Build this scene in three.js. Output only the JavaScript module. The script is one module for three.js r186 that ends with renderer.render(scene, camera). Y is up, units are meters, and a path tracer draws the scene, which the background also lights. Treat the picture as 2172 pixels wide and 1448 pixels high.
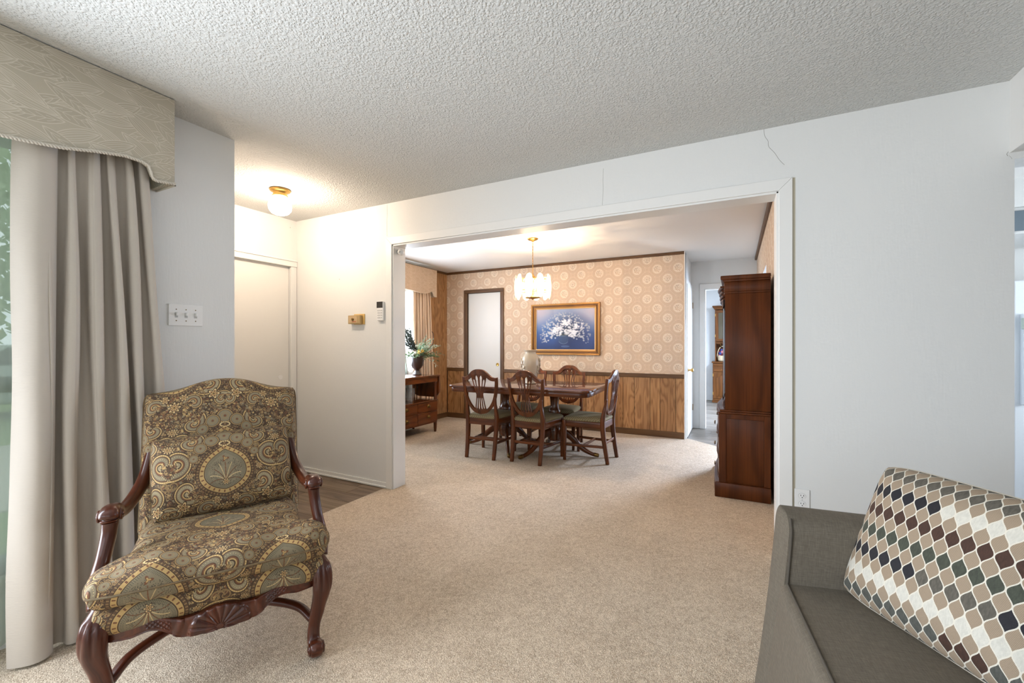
import * as THREE from 'three';
import { RoundedBoxGeometry } from 'three/addons/geometries/RoundedBoxGeometry.js';
import { mergeGeometries, mergeVertices, toCreasedNormals } from 'three/addons/utils/BufferGeometryUtils.js';
import { RectAreaLightUniformsLib } from 'three/addons/lights/RectAreaLightUniformsLib.js';

// ---------------------------------------------------------------- camera, sky, daylight, exposure
const scene = new THREE.Scene();
const camera = new THREE.PerspectiveCamera(2 * Math.atan(724 / 915.08) * 180 / Math.PI, 2172 / 1448, 0.05, 120);
camera.position.set(0, 1.2357, 0);
camera.rotation.set(0, 0.4766, 0);
camera.setViewOffset(2172, 1448, 0, -5.17, 2172, 1448);   // the lens is shifted, not tilted: verticals stay upright
const renderer = new THREE.WebGLRenderer({ antialias: true });
renderer.toneMapping = THREE.LinearToneMapping;
renderer.toneMappingExposure = 1.27;
renderer.shadowMap.enabled = true;
RectAreaLightUniformsLib.init();
scene.background = new THREE.Color(1.0, 1.12, 1.18);        // bright overcast sky

function windowLight(name, hex, intensity, w, h, pos, target) {
  const l = new THREE.RectAreaLight(hex, intensity, w, h);
  l.name = name; l.position.set(...pos); l.lookAt(...target); scene.add(l);
}
windowLight('daylight_living_window', 0xe6eefa, 15.2, 1.75, 1.7, [-2.565, 1.17, 0.63], [0, 1.17, 0.63]);
windowLight('daylight_living_rear_window', 0xe6eefa, 2.0, 2.6, 1.3, [-0.5, 1.5, 3.12], [-0.5, 1.5, 0]);
windowLight('daylight_dining_window', 0xe6f0ff, 12, 1.45, 1.15, [-4.262, 1.42, -4.45], [0, 1.42, -4.45]);
windowLight('daylight_patio_door', 0xcfe2ff, 34, 1.7, 1.95, [2.25, 1.05, -10.40], [2.25, 1.05, 0]);
windowLight('daylight_kitchen_window', 0xe4edf8, 9, 1.2, 1.0, [3.26, 1.55, -3.7], [0, 1.55, -3.7]);

// ---------------------------------------------------------------- helpers
let seedState = 1234567;
function rnd() { seedState = (seedState + 0x6d2b79f5) | 0; let t = Math.imul(seedState ^ (seedState >>> 15), 1 | seedState); t = (t + Math.imul(t ^ (t >>> 7), 61 | t)) ^ t; return ((t ^ (t >>> 14)) >>> 0) / 4294967296; }
const rr = (a, b) => a + (b - a) * rnd();
const lerp = (a, b, t) => a + (b - a) * t;
const clamp = (x, a = 0, b = 1) => Math.min(b, Math.max(a, x));
const smooth = (a, b, x) => { const t = clamp((x - a) / (b - a)); return t * t * (3 - 2 * t); };
const V = (x, y, z) => new THREE.Vector3(x, y, z);
function hash(x, y, s) { let h = Math.imul(x | 0, 374761393) ^ Math.imul(y | 0, 668265263) ^ Math.imul(s | 0, 2147483647 - 9973); h = Math.imul(h ^ (h >>> 13), 1274126177); return ((h ^ (h >>> 16)) >>> 0) / 4294967296; }
function pnoise(x, y, px, py, s) {           // value noise that repeats every px, py
  const x0 = Math.floor(x), y0 = Math.floor(y), fx = x - x0, fy = y - y0, w = (n, p) => ((n % p) + p) % p;
  const ux = fx * fx * (3 - 2 * fx), uy = fy * fy * (3 - 2 * fy);
  const a = hash(w(x0, px), w(y0, py), s), b = hash(w(x0 + 1, px), w(y0, py), s), c = hash(w(x0, px), w(y0 + 1, py), s), d = hash(w(x0 + 1, px), w(y0 + 1, py), s);
  return lerp(lerp(a, b, ux), lerp(c, d, ux), uy);
}
function fbm(u, v, fx, fy, s, oct = 4) { let sum = 0, a = 0.5, n = 0; for (let i = 0; i < oct; i++) { sum += a * pnoise(u * fx, v * fy, fx, fy, s + i * 17); n += a; a *= 0.5; fx *= 2; fy *= 2; } return sum / n; }
function dataTex(w, h, fn, srgb = true) {
  const d = new Uint8Array(w * h * 4);
  for (let y = 0; y < h; y++) for (let x = 0; x < w; x++) { const c = fn(x / w, y / h), o = (y * w + x) * 4; d[o] = clamp(c[0], 0, 255); d[o + 1] = clamp(c[1], 0, 255); d[o + 2] = clamp(c[2], 0, 255); d[o + 3] = 255; }
  const t = new THREE.DataTexture(d, w, h, THREE.RGBAFormat);
  t.wrapS = t.wrapT = THREE.RepeatWrapping; t.magFilter = THREE.LinearFilter; t.minFilter = THREE.LinearFilter;
  if (srgb) t.colorSpace = THREE.SRGBColorSpace;
  t.needsUpdate = true; return t;
}
function canvasTex(w, h, draw, srgb = true) {
  const c = document.createElement('canvas'); c.width = w; c.height = h; draw(c.getContext('2d'), w, h);
  const t = new THREE.CanvasTexture(c); t.wrapS = t.wrapT = THREE.RepeatWrapping; if (srgb) t.colorSpace = THREE.SRGBColorSpace; return t;
}
function tiled(t, w, h) { t.repeat.set(1 / w, 1 / h); return t; }
const hex = (s) => { const c = parseInt(s.slice(1), 16); return [c >> 16, (c >> 8) & 255, c & 255]; };
const mix3 = (a, b, t) => [lerp(a[0], b[0], t), lerp(a[1], b[1], t), lerp(a[2], b[2], t)];
const std = (o) => new THREE.MeshStandardMaterial(o);
const phys = (o) => new THREE.MeshPhysicalMaterial(o);

const taken = {};
function numbered(n) { if (!(n in taken)) { taken[n] = 0; return n; } taken[n]++; return n + '_' + String(taken[n]).padStart(3, '0'); }
function mesh(name, geo, mat, parent) {
  const m = new THREE.Mesh(geo, mat); m.castShadow = m.receiveShadow = true;
  if (parent) { m.name = name; parent.add(m); } else { m.name = numbered(name); scene.add(m); }
  return m;
}
function tag(o, label, category, group) { o.userData.label = label; o.userData.category = category; if (group) o.userData.group = group; return o; }
function struct(name, geo, mat) { const m = mesh(name, geo, mat); m.userData.kind = 'structure'; return m; }
function thing(name, label, category, pos = [0, 0, 0], turn = 0, group) {
  const g = new THREE.Group(); g.name = numbered(name); g.position.set(...pos); g.rotation.y = turn; scene.add(g); return tag(g, label, category, group);
}
function dup(src, label, pos, turn) { const r = src.clone(); r.name = numbered(src.name); r.userData = { ...src.userData, label }; r.position.set(...pos); r.rotation.set(0, turn, 0); scene.add(r); return r; }

// texture coordinates in metres from the object's own axes; "along" is the axis that the grain follows
function boxUV(geo, along = 'y', du = 0, dv = 0) {
  const g = geo.index ? geo.toNonIndexed() : geo, p = g.attributes.position, uv = new Float32Array(p.count * 2), a = V(), b = V(), c = V(), ai = 'xyz'.indexOf(along);
  for (let i = 0; i < p.count; i += 3) {
    a.fromBufferAttribute(p, i); b.fromBufferAttribute(p, i + 1); c.fromBufferAttribute(p, i + 2);
    const n = b.clone().sub(a).cross(c.clone().sub(a)), ax = [Math.abs(n.x), Math.abs(n.y), Math.abs(n.z)], k = ax.indexOf(Math.max(...ax));
    let vi = ai, ui;
    if (k === ai) { vi = (k + 1) % 3; ui = (k + 2) % 3; } else ui = 3 - k - ai;
    [a, b, c].forEach((q, j) => { uv[(i + j) * 2] = q.getComponent(ui) + du; uv[(i + j) * 2 + 1] = q.getComponent(vi) + dv; });
  }
  g.setAttribute('uv', new THREE.BufferAttribute(uv, 2)); g.deleteAttribute('uv1'); return g;
}
function box(x0, x1, y0, y1, z0, z1, r = 0, along = 'y', du = 0, dv = 0) {
  const w = x1 - x0, h = y1 - y0, d = z1 - z0;
  const g = r > 0 ? new RoundedBoxGeometry(w, h, d, 2, Math.min(r, w / 2.01, h / 2.01, d / 2.01)) : new THREE.BoxGeometry(w, h, d);
  g.translate((x0 + x1) / 2, (y0 + y1) / 2, (z0 + z1) / 2); return boxUV(g, along, du, dv);
}
function clean(g) { const q = g.index ? g.toNonIndexed() : g; for (const k of Object.keys(q.attributes)) if (!['position', 'normal', 'uv'].includes(k)) q.deleteAttribute(k); q.clearGroups?.(); return q; }
const merge = (list) => mergeGeometries(list.map(clean));
// a wall (or slab) as boxes around rectangular openings; axis is the direction the wall runs along
function wallGeo(axis, a0, a1, y0, y1, t0, t1, holes = []) {
  const as = [...new Set([a0, a1, ...holes.flatMap((h) => [h[0], h[1]])])].sort((p, q) => p - q), out = [];
  for (let i = 0; i + 1 < as.length; i++) {
    const m = (as[i] + as[i + 1]) / 2; let spans = [[y0, y1]];
    for (const h of holes) if (m > h[0] && m < h[1]) spans = spans.flatMap(([b, t]) => [[b, Math.min(t, h[2])], [Math.max(b, h[3]), t]].filter(([p, q]) => q - p > 1e-4));
    for (const [b, t] of spans) out.push(axis === 'x' ? box(as[i], as[i + 1], b, t, t0, t1) : box(t0, t1, b, t, as[i], as[i + 1]));
  }
  return merge(out);
}
function extrude(shape, depth, bevel = 0, seg = 12, bseg = 2) { const g = new THREE.ExtrudeGeometry(shape, { depth: depth - 2 * bevel, bevelEnabled: bevel > 0, bevelSize: bevel, bevelThickness: bevel, bevelOffset: -bevel, bevelSegments: bseg, curveSegments: seg }); g.translate(0, 0, bevel); return g; }
function poly(pts, curved = false) { const s = new THREE.Shape(); if (curved) { s.setFromPoints(new THREE.CatmullRomCurve3(pts.map((p) => V(p[0], p[1], 0)), true, 'centripetal').getPoints(pts.length * 6).slice(0, -1).map((p) => new THREE.Vector2(p.x, p.y))); } else s.setFromPoints(pts.map((p) => new THREE.Vector2(p[0], p[1]))); return s; }
const crease = (g, a = 0.6) => toCreasedNormals(g, a);
// a tapering bar swept along a curve; radii is a list of [rx, ry] at the curve's points; ref sets the section's "up"
function sweep(pts, radii, { n = 40, seg = 14, ref = [0, 0, 1], e = 2, cap = true, closed = false } = {}) {
  const curve = new THREE.CatmullRomCurve3(pts.map((p) => V(...p)), closed, 'centripetal'), R = V(...ref).normalize(), pos = [], uv = [], idx = [];
  const rad = (t) => { const k = t * (radii.length - 1), i = Math.min(radii.length - 2, Math.floor(k)), f = k - i; const s = f * f * (3 - 2 * f); return radii.length < 2 ? radii[0] : [lerp(radii[i][0], radii[i + 1][0], s), lerp(radii[i][1], radii[i + 1][1], s)]; };
  // parameter by control point so that radii line up with points
  const m = pts.length - 1, L = curve.getLength();
  let len = 0, prev = null;
  for (let i = 0; i <= n; i++) {
    const t = i / n, P = curve.getPoint(t), T = curve.getTangent(t).normalize(), S = T.clone().cross(R).normalize(), U = S.clone().cross(T).normalize(), [rx, ry] = rad(t);
    if (prev) len += P.distanceTo(prev); prev = P;
    for (let j = 0; j <= seg; j++) {
      const a = j / seg * Math.PI * 2, ca = Math.cos(a), sa = Math.sin(a), k = e === 2 ? 1 : Math.pow(Math.pow(Math.abs(ca), e) + Math.pow(Math.abs(sa), e), -1 / e);
      const q = P.clone().addScaledVector(S, ca * rx * k).addScaledVector(U, sa * ry * k);
      pos.push(q.x, q.y, q.z); uv.push(j / seg * (rx + ry) * Math.PI, len);
    }
  }
  for (let i = 0; i < n; i++) for (let j = 0; j < seg; j++) { const a = i * (seg + 1) + j, b = a + seg + 1; idx.push(a, b, a + 1, b, b + 1, a + 1); }
  if (cap && !closed) for (const end of [0, n]) {
    const c = pos.length / 3, P = curve.getPoint(end / n); pos.push(P.x, P.y, P.z); uv.push(0, 0);
    for (let j = 0; j < seg; j++) { const a = end * (seg + 1) + j; end ? idx.push(c, a + 1, a) : idx.push(c, a, a + 1); }
  }
  const g = new THREE.BufferGeometry(); g.setAttribute('position', new THREE.Float32BufferAttribute(pos, 3)); g.setAttribute('uv', new THREE.Float32BufferAttribute(uv, 2)); g.setIndex(idx);
  g.computeVertexNormals();
  const nn = g.attributes.normal, out = V(), q = V(), ctr = curve.getPoint(0.5);
  // weld the seam's normals
  for (let i = 0; i <= n; i++) { const a = i * (seg + 1), b = a + seg; out.fromBufferAttribute(nn, a).add(q.fromBufferAttribute(nn, b)).normalize(); nn.setXYZ(a, out.x, out.y, out.z); nn.setXYZ(b, out.x, out.y, out.z); }
  // outward facing check
  const p0 = V().fromBufferAttribute(g.attributes.position, Math.floor(n / 2) * (seg + 1)), c0 = curve.getPoint(Math.floor(n / 2) / n);
  if (V().fromBufferAttribute(nn, Math.floor(n / 2) * (seg + 1)).dot(p0.sub(c0)) < 0) { const ix = g.index.array; for (let i = 0; i < ix.length; i += 3) { const t = ix[i]; ix[i] = ix[i + 1]; ix[i + 1] = t; } for (let i = 0; i < nn.count * 3; i++) nn.array[i] *= -1; }
  return g;
}
function lathe(pts0, seg = 32) {
  const loop = [...pts0, [0, pts0[pts0.length - 1][1]], [0, pts0[0][1]]]; let area = 0; loop.forEach(([x, y], i) => { const [x2, y2] = loop[(i + 1) % loop.length]; area += x * y2 - x2 * y; });
  const pts = area < 0 ? pts0.slice().reverse() : pts0; return new THREE.LatheGeometry(pts.map((p) => new THREE.Vector2(p[0], p[1])), seg); }
function at(g, x, y, z) { g.translate(x, y, z); return g; }
// a grid surface f(i / nu, j / nv) with texture coordinates by arc length
function gridGeo(nu, nv, f, { uvScale = 1, flip = false } = {}) {
  const P = [], pos = [], uv = [], idx = [];
  for (let j = 0; j <= nv; j++) for (let i = 0; i <= nu; i++) P.push(V(...f(i / nu, j / nv)));
  const id = (i, j) => j * (nu + 1) + i, Ul = new Float32Array(P.length), Vl = new Float32Array(P.length), mi = nu >> 1, mj = nv >> 1;
  for (let j = 0; j <= nv; j++) { for (let i = mi + 1; i <= nu; i++) Ul[id(i, j)] = Ul[id(i - 1, j)] + P[id(i, j)].distanceTo(P[id(i - 1, j)]); for (let i = mi - 1; i >= 0; i--) Ul[id(i, j)] = Ul[id(i + 1, j)] - P[id(i, j)].distanceTo(P[id(i + 1, j)]); }
  for (let i = 0; i <= nu; i++) { for (let j = mj + 1; j <= nv; j++) Vl[id(i, j)] = Vl[id(i, j - 1)] + P[id(i, j)].distanceTo(P[id(i, j - 1)]); for (let j = mj - 1; j >= 0; j--) Vl[id(i, j)] = Vl[id(i, j + 1)] - P[id(i, j)].distanceTo(P[id(i, j + 1)]); }
  P.forEach((p, k) => { pos.push(p.x, p.y, p.z); uv.push(Ul[k] * uvScale, Vl[k] * uvScale); });
  for (let j = 0; j < nv; j++) for (let i = 0; i < nu; i++) { const a = id(i, j), b = a + 1, c = a + nu + 1, d = c + 1; flip ? idx.push(a, c, b, b, c, d) : idx.push(a, b, c, b, d, c); }
  const g = new THREE.BufferGeometry(); g.setAttribute('position', new THREE.Float32BufferAttribute(pos, 3)); g.setAttribute('uv', new THREE.Float32BufferAttribute(uv, 2)); g.setIndex(idx); g.computeVertexNormals(); return g;
}
// the underside of a cushion carries the cloth on from the front seam
function contV(sgn, n, g) { if (sgn < 0) { const q = g.attributes.uv, e = []; for (let i = 0; i <= n; i++) e.push(q.getY(n * (n + 1) + i)); for (let j = 0; j <= n; j++) for (let i = 0; i <= n; i++) { const k = j * (n + 1) + i; q.setY(k, 2 * e[i] - q.getY(k)); } } return g; }
// a stuffed cushion lying in x/z: half widths hw(v), thick T, rounding r, crown; top and bottom meet in a seam
function cushion({ w, d, T, r = 0.05, crown = 0.02, hw = null, sag = null, n = 44, pinch = 0.05, wrinkle = 0, seed = 1, flipV = false }) {
  const side = (sgn) => contV(sgn, n, gridGeo(n, n, (a, b) => {
    const u = Math.sin((a - 0.5) * Math.PI), v = Math.sin((b - 0.5) * Math.PI), W = hw ? hw(v) : w / 2;
    const px = 1 - pinch * Math.pow(Math.abs(v), 6), pz = 1 - pinch * Math.pow(Math.abs(u), 6);
    const x = u * W * px, z = v * d / 2 * pz, dist = Math.min((1 - Math.abs(u)) * W, (1 - Math.abs(v)) * d / 2);
    const k = clamp(dist / r), edge = Math.sqrt(Math.max(0, 1 - (1 - k) * (1 - k)));
    let y = sgn * (T / 2 * edge + crown * (1 - u * u) * (1 - v * v)) + (sgn > 0 && sag ? sag(u, v) * edge : 0);
    if (wrinkle) y += sgn * wrinkle * edge * (fbm(a, b, 5, 5, seed, 3) - 0.5);
    return [x, y, z];
  }, { flip: sgn > 0 }));
  const g = merge([side(1), side(-1)]); if (flipV) { const q = g.attributes.uv; for (let i = 0; i < q.count; i++) q.setY(i, -q.getY(i)); } return g;
}
function seamPath(w, d, hw, pinch = 0.05, n = 80) {
  const pts = [], one = (u, v) => { const W = hw ? hw(v) : w / 2; return [u * W * (1 - pinch * Math.pow(Math.abs(v), 6)), 0, v * d / 2 * (1 - pinch * Math.pow(Math.abs(u), 6))]; };
  const m = n / 4; for (let i = 0; i < m; i++) pts.push(one(-1 + 2 * i / m, 1)); for (let i = 0; i < m; i++) pts.push(one(1, 1 - 2 * i / m)); for (let i = 0; i < m; i++) pts.push(one(1 - 2 * i / m, -1)); for (let i = 0; i < m; i++) pts.push(one(-1, -1 + 2 * i / m));
  return pts;
}
function ring(pts, r, seg = 8, n = 200, closed = true) { return new THREE.TubeGeometry(new THREE.CatmullRomCurve3(pts.map((p) => V(...p)), closed, 'centripetal'), n, r, seg, closed); }
// ---------------------------------------------------------------- textures and materials
function woodTex(w, h, light, dark, { rings = 7, warp = 1.2, streak = 90, seed = 1, knots = 0, pores = 0.25 } = {}) {   // grain along v
  const A = hex(light), B = hex(dark);
  const K = []; for (let i = 0; i < knots; i++) K.push([hash(i, 3, seed), hash(i, 7, seed)]);
  return dataTex(w, h, (u, v) => {
    let x = u * rings + warp * fbm(u, v, 2, 2, seed, 3) * 2 + 0.35 * fbm(u, v, 6, 3, seed + 5, 3);
    let knot = 0;
    for (const [kx, ky] of K) { let dx = Math.abs(u - kx), dy = Math.abs(v - ky); dx = Math.min(dx, 1 - dx); dy = Math.min(dy, 1 - dy); const r = Math.hypot(dx * 2.2, dy * 1.2); x += 1.4 * Math.exp(-r * r * 90); knot = Math.max(knot, Math.exp(-r * r * 2200)); }
    const ringv = 0.5 + 0.5 * Math.sin(x * Math.PI * 2);
    const fine = fbm(u, v, streak, 4, seed + 31, 2), por = Math.pow(fbm(u, v, streak * 2, 10, seed + 77, 1), 4);
    const t = clamp(0.45 * ringv * ringv + 0.55 * fine * 0.9 + pores * por + 0.25 * (fbm(u, v, 3, 3, seed + 9, 2) - 0.5));
    return mix3(mix3(A, B, t), [25, 14, 8], knot * 0.8);
  });
}
function grainBump(w, h, seed, streak = 120) { return dataTex(w, h, (u, v) => { const k = 255 * fbm(u, v, streak, 5, seed, 2); return [k, k, k]; }, false); }

const mahoganyTex = tiled(woodTex(512, 1024, '#6f3a18', '#40200b', { rings: 5, warp: 1.0, streak: 110, seed: 3 }), 0.5, 1.0);
const mahogany = phys({ map: mahoganyTex, roughness: 0.32, specularIntensity: 0.5, clearcoat: 0.25, clearcoatRoughness: 0.12 });
const mahoganyGloss = phys({ map: mahoganyTex, roughness: 0.25, specularIntensity: 0.6, clearcoat: 0.7, clearcoatRoughness: 0.06 });
const darkWoodTex = tiled(woodTex(512, 1024, '#5e2c16', '#33140a', { rings: 4, warp: 0.8, streak: 90, seed: 21 }), 0.4, 0.8);
const carvedWood = phys({ map: darkWoodTex, roughness: 0.28, specularIntensity: 0.6, clearcoat: 0.4, clearcoatRoughness: 0.1 });
const cabinetTex = tiled(woodTex(512, 1024, '#5f3316', '#3d1e0c', { rings: 3, warp: 0.7, streak: 70, seed: 41, pores: 0.15 }), 0.45, 1.1);
const cabinetWood = phys({ map: cabinetTex, roughness: 0.4, specularIntensity: 0.3, clearcoat: 0.08, clearcoatRoughness: 0.2 });
const oakTex = tiled(woodTex(512, 1024, '#7d4c23', '#502f13', { rings: 6, warp: 1.1, streak: 90, seed: 51 }), 0.5, 1.0);
const oak = phys({ map: oakTex, roughness: 0.45, specularIntensity: 0.35, clearcoat: 0.05, clearcoatRoughness: 0.3 });
const panelTexes = [61, 67, 71, 79].map((s, i) => tiled(woodTex(256, 1024, ['#bd9162', '#c49868', '#b28455', '#bc8e5c'][i], ['#7d5430', '#875c35', '#77502c', '#80552e'][i], { rings: 2.6, warp: 3.4, streak: 36, seed: s, knots: 3 }), 0.26, 1.15));
const panelMats = panelTexes.map((t) => std({ map: t, roughness: 0.5 }));
const panelBack = std({ color: '#3a2413', roughness: 0.8 });
const brownTrim = std({ map: tiled(woodTex(256, 512, '#6a4a28', '#4e3319', { rings: 3, seed: 81 }), 0.3, 0.9), roughness: 0.5 });
const plankTexes = [91, 95, 99].map((s, i) => tiled(woodTex(256, 1024, ['#8c7762', '#84705c', '#927e69'][i], ['#5c4a3a', '#554333', '#66543f'][i], { rings: 2.2, warp: 1.5, streak: 34, seed: s }), 0.2, 1.2));
const plankMats = plankTexes.map((t) => std({ map: t, roughness: 0.42 }));
const greyPlankTexes = [191, 195, 199].map((s, i) => tiled(woodTex(256, 1024, ['#8b8378', '#837b70', '#92897e'][i], ['#5f584e', '#575046', '#676056'][i], { rings: 2.2, warp: 1.5, streak: 34, seed: s }), 0.2, 1.2));
const greyPlankMats = greyPlankTexes.map((t) => std({ map: t, roughness: 0.4 }));

// painted plaster: brushed texture, near white
const wallBump = tiled(dataTex(512, 512, (u, v) => { const k = 255 * (0.6 * fbm(u, v, 90, 14, 5, 3) + 0.4 * fbm(u, v, 60, 60, 8, 2)); return [k, k, k]; }, false), 0.6, 0.6);
const wallPaint = std({ color: '#dcdcd9', roughness: 0.6, bumpMap: wallBump, bumpScale: 0.0006 });
const trimPaint = std({ color: '#e2e1dd', roughness: 0.42 });
const doorPaint = std({ color: '#dedcd6', roughness: 0.4 });
const smoothCeiling = std({ color: '#e2e0dc', roughness: 0.85 });
// sprayed popcorn ceiling
const popBlobs = [];
{ let s = 5; for (let i = 0; i < 15000; i++) { popBlobs.push([hash(i, 1, s), hash(i, 2, s), 0.0022 + 0.0058 * Math.pow(hash(i, 3, s), 2.6), 0.35 + 0.65 * hash(i, 4, s)]); } }
const popH = (() => {
  const N = 1024, H = new Float32Array(N * N);
  for (const [bx, by, br, bh] of popBlobs) {
    const R = Math.ceil(br * N), cx = bx * N, cy = by * N;
    for (let dy = -R; dy <= R; dy++) for (let dx = -R; dx <= R; dx++) {
      const x = Math.floor(cx) + dx, y = Math.floor(cy) + dy, q = Math.hypot(x - cx, (y - cy)) / (br * N); if (q >= 1) continue;
      const o = (((y % N) + N) % N) * N + (((x % N) + N) % N); H[o] = Math.max(H[o], bh * Math.sqrt(1 - q * q));
    }
  }
  return { N, H };
})();
const popcornBump = tiled(dataTex(1024, 1024, (u, v) => { const k = 255 * clamp(0.32 * fbm(u, v, 150, 150, 3, 3) + 0.68 * popH.H[Math.floor(v * 1024) * 1024 + Math.floor(u * 1024)]); return [k, k, k]; }, false), 0.95, 0.95);
const popcorn = std({ color: '#cdcecb', roughness: 0.95, bumpMap: popcornBump, bumpScale: 0.004 });
// cut-pile carpet
const carpetTex = tiled(dataTex(1024, 1024, (u, v) => {
  const f = fbm(u, v, 340, 340, 11, 2), c = fbm(u, v, 60, 60, 13, 3), l = fbm(u, v, 5, 5, 15, 3), t = clamp(0.5 + (f - 0.5) * 1.5 + (c - 0.5) * 0.5 + (l - 0.5) * 0.25);
  return mix3(hex('#9b8a76'), hex('#d9c9b3'), t);
}), 0.9, 0.9);
const carpetBump = tiled(dataTex(1024, 1024, (u, v) => { const k = 255 * clamp(0.75 * fbm(u, v, 300, 300, 23, 2) + 0.35 * fbm(u, v, 24, 24, 29, 2) - 0.05); return [k, k, k]; }, false), 0.9, 0.9);
const carpet = std({ map: carpetTex, bumpMap: carpetBump, bumpScale: 0.0045, roughness: 1 });
// wallpaper: rose medallions in octagons, half-drop
const wallpaperTex = tiled(canvasTex(512, 512, (c, w) => {
  c.fillStyle = '#d7bfa6'; c.fillRect(0, 0, w, w);
  for (let i = 0; i < 9000; i++) { c.fillStyle = ['#cfb499', '#dfc9b1', '#d4ba9f', '#dac2a9'][i % 4]; c.fillRect(hash(i, 1, 4) * w, hash(i, 2, 4) * w, 2.2, 2.2); }
  const oct = (x, y, r) => { c.beginPath(); for (let k = 0; k < 8; k++) { const a = (k + 0.5) * Math.PI / 4; c.lineTo(x + r * Math.cos(a), y + r * Math.sin(a)); } c.closePath(); };
  const medal = (x, y, s) => {
    c.setLineDash([6, 5]); c.lineWidth = 3.4; c.strokeStyle = '#957860'; oct(x, y, 181); c.stroke(); c.lineWidth = 2.5; c.strokeStyle = '#a08369'; oct(x, y, 171); c.stroke();
    c.setLineDash([]); c.lineWidth = 10; c.strokeStyle = '#cdb296'; oct(x, y, 154); c.stroke();
    c.setLineDash([3, 4]); c.lineWidth = 3; c.strokeStyle = '#a48569'; oct(x, y, 144); c.stroke(); c.setLineDash([]);
    c.fillStyle = '#e3d2bd'; c.beginPath(); for (let k = 0; k <= 96; k++) { const a = k / 96 * Math.PI * 2, r = 122 + 4 * Math.cos(a * 16); c.lineTo(x + r * Math.cos(a), y + r * Math.sin(a)); } c.fill();
    c.strokeStyle = '#b8987a'; c.lineWidth = 3; c.stroke();
    c.strokeStyle = '#cdb092'; c.lineWidth = 2; c.beginPath(); c.arc(x, y, 108, 0, 7); c.stroke();
    const cols = ['#b0957a', '#bb9d80', '#c4a07e', '#a8917a', '#caa98a'];
    for (let i = 0; i < 24; i++) { const a = i * 2.4 + s, r = 8 + 78 * Math.sqrt(i / 24), px = x + r * Math.cos(a), py = y + r * Math.sin(a), q = 5 + 6 * hash(i, s, 6); c.fillStyle = cols[(i + s) % 5]; c.beginPath(); for (let k = 0; k < 5; k++) { const b = k * 1.2566 + i; c.moveTo(px, py); c.arc(px + q * 0.6 * Math.cos(b), py + q * 0.6 * Math.sin(b), q * 0.6, 0, 7); } c.fill(); }
    c.strokeStyle = '#b09578'; c.lineWidth = 2.4; for (let i = 0; i < 7; i++) { const a = i * 0.9 + s; c.beginPath(); c.moveTo(x, y); c.quadraticCurveTo(x + 40 * Math.cos(a + 0.5), y + 40 * Math.sin(a + 0.5), x + 82 * Math.cos(a), y + 82 * Math.sin(a)); c.stroke(); }
  };
  for (let i = -1; i <= 1; i++) for (let j = -1; j <= 1; j++) {
    for (const [ox, oy] of [[0, 256], [256, 0]]) {                            // small lattice between the octagons
      const x = ox + i * w, y = oy + j * w; c.strokeStyle = '#a88a6e'; c.lineWidth = 2.5; c.setLineDash([4, 4]); c.strokeRect(x - 42, y - 42, 84, 84); c.setLineDash([]); c.strokeStyle = '#b7987a'; for (let k = 0; k < 4; k++) { c.beginPath(); c.arc(x + 20 * Math.cos(k * 1.57 + 0.78), y + 20 * Math.sin(k * 1.57 + 0.78), 14, 0, 7); c.stroke(); }
      for (const [dx, dy, v] of [[0, -70, 0], [0, 70, 0], [-70, 0, 1], [70, 0, 1]]) { c.fillStyle = '#8c6f58'; for (let k = -3; k <= 3; k++) c.fillRect(x + dx + (v ? 0 : k * 11), y + dy + (v ? k * 11 : 0), 6, 5); }
    }
  }
  for (let i = -1; i <= 1; i++) for (let j = -1; j <= 1; j++) { medal(256 + i * w, 256 + j * w, 1); medal(i * w, j * w, 3); }
}), 0.263, 0.263);
const wallpaper = std({ map: wallpaperTex, roughness: 0.75 });
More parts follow.
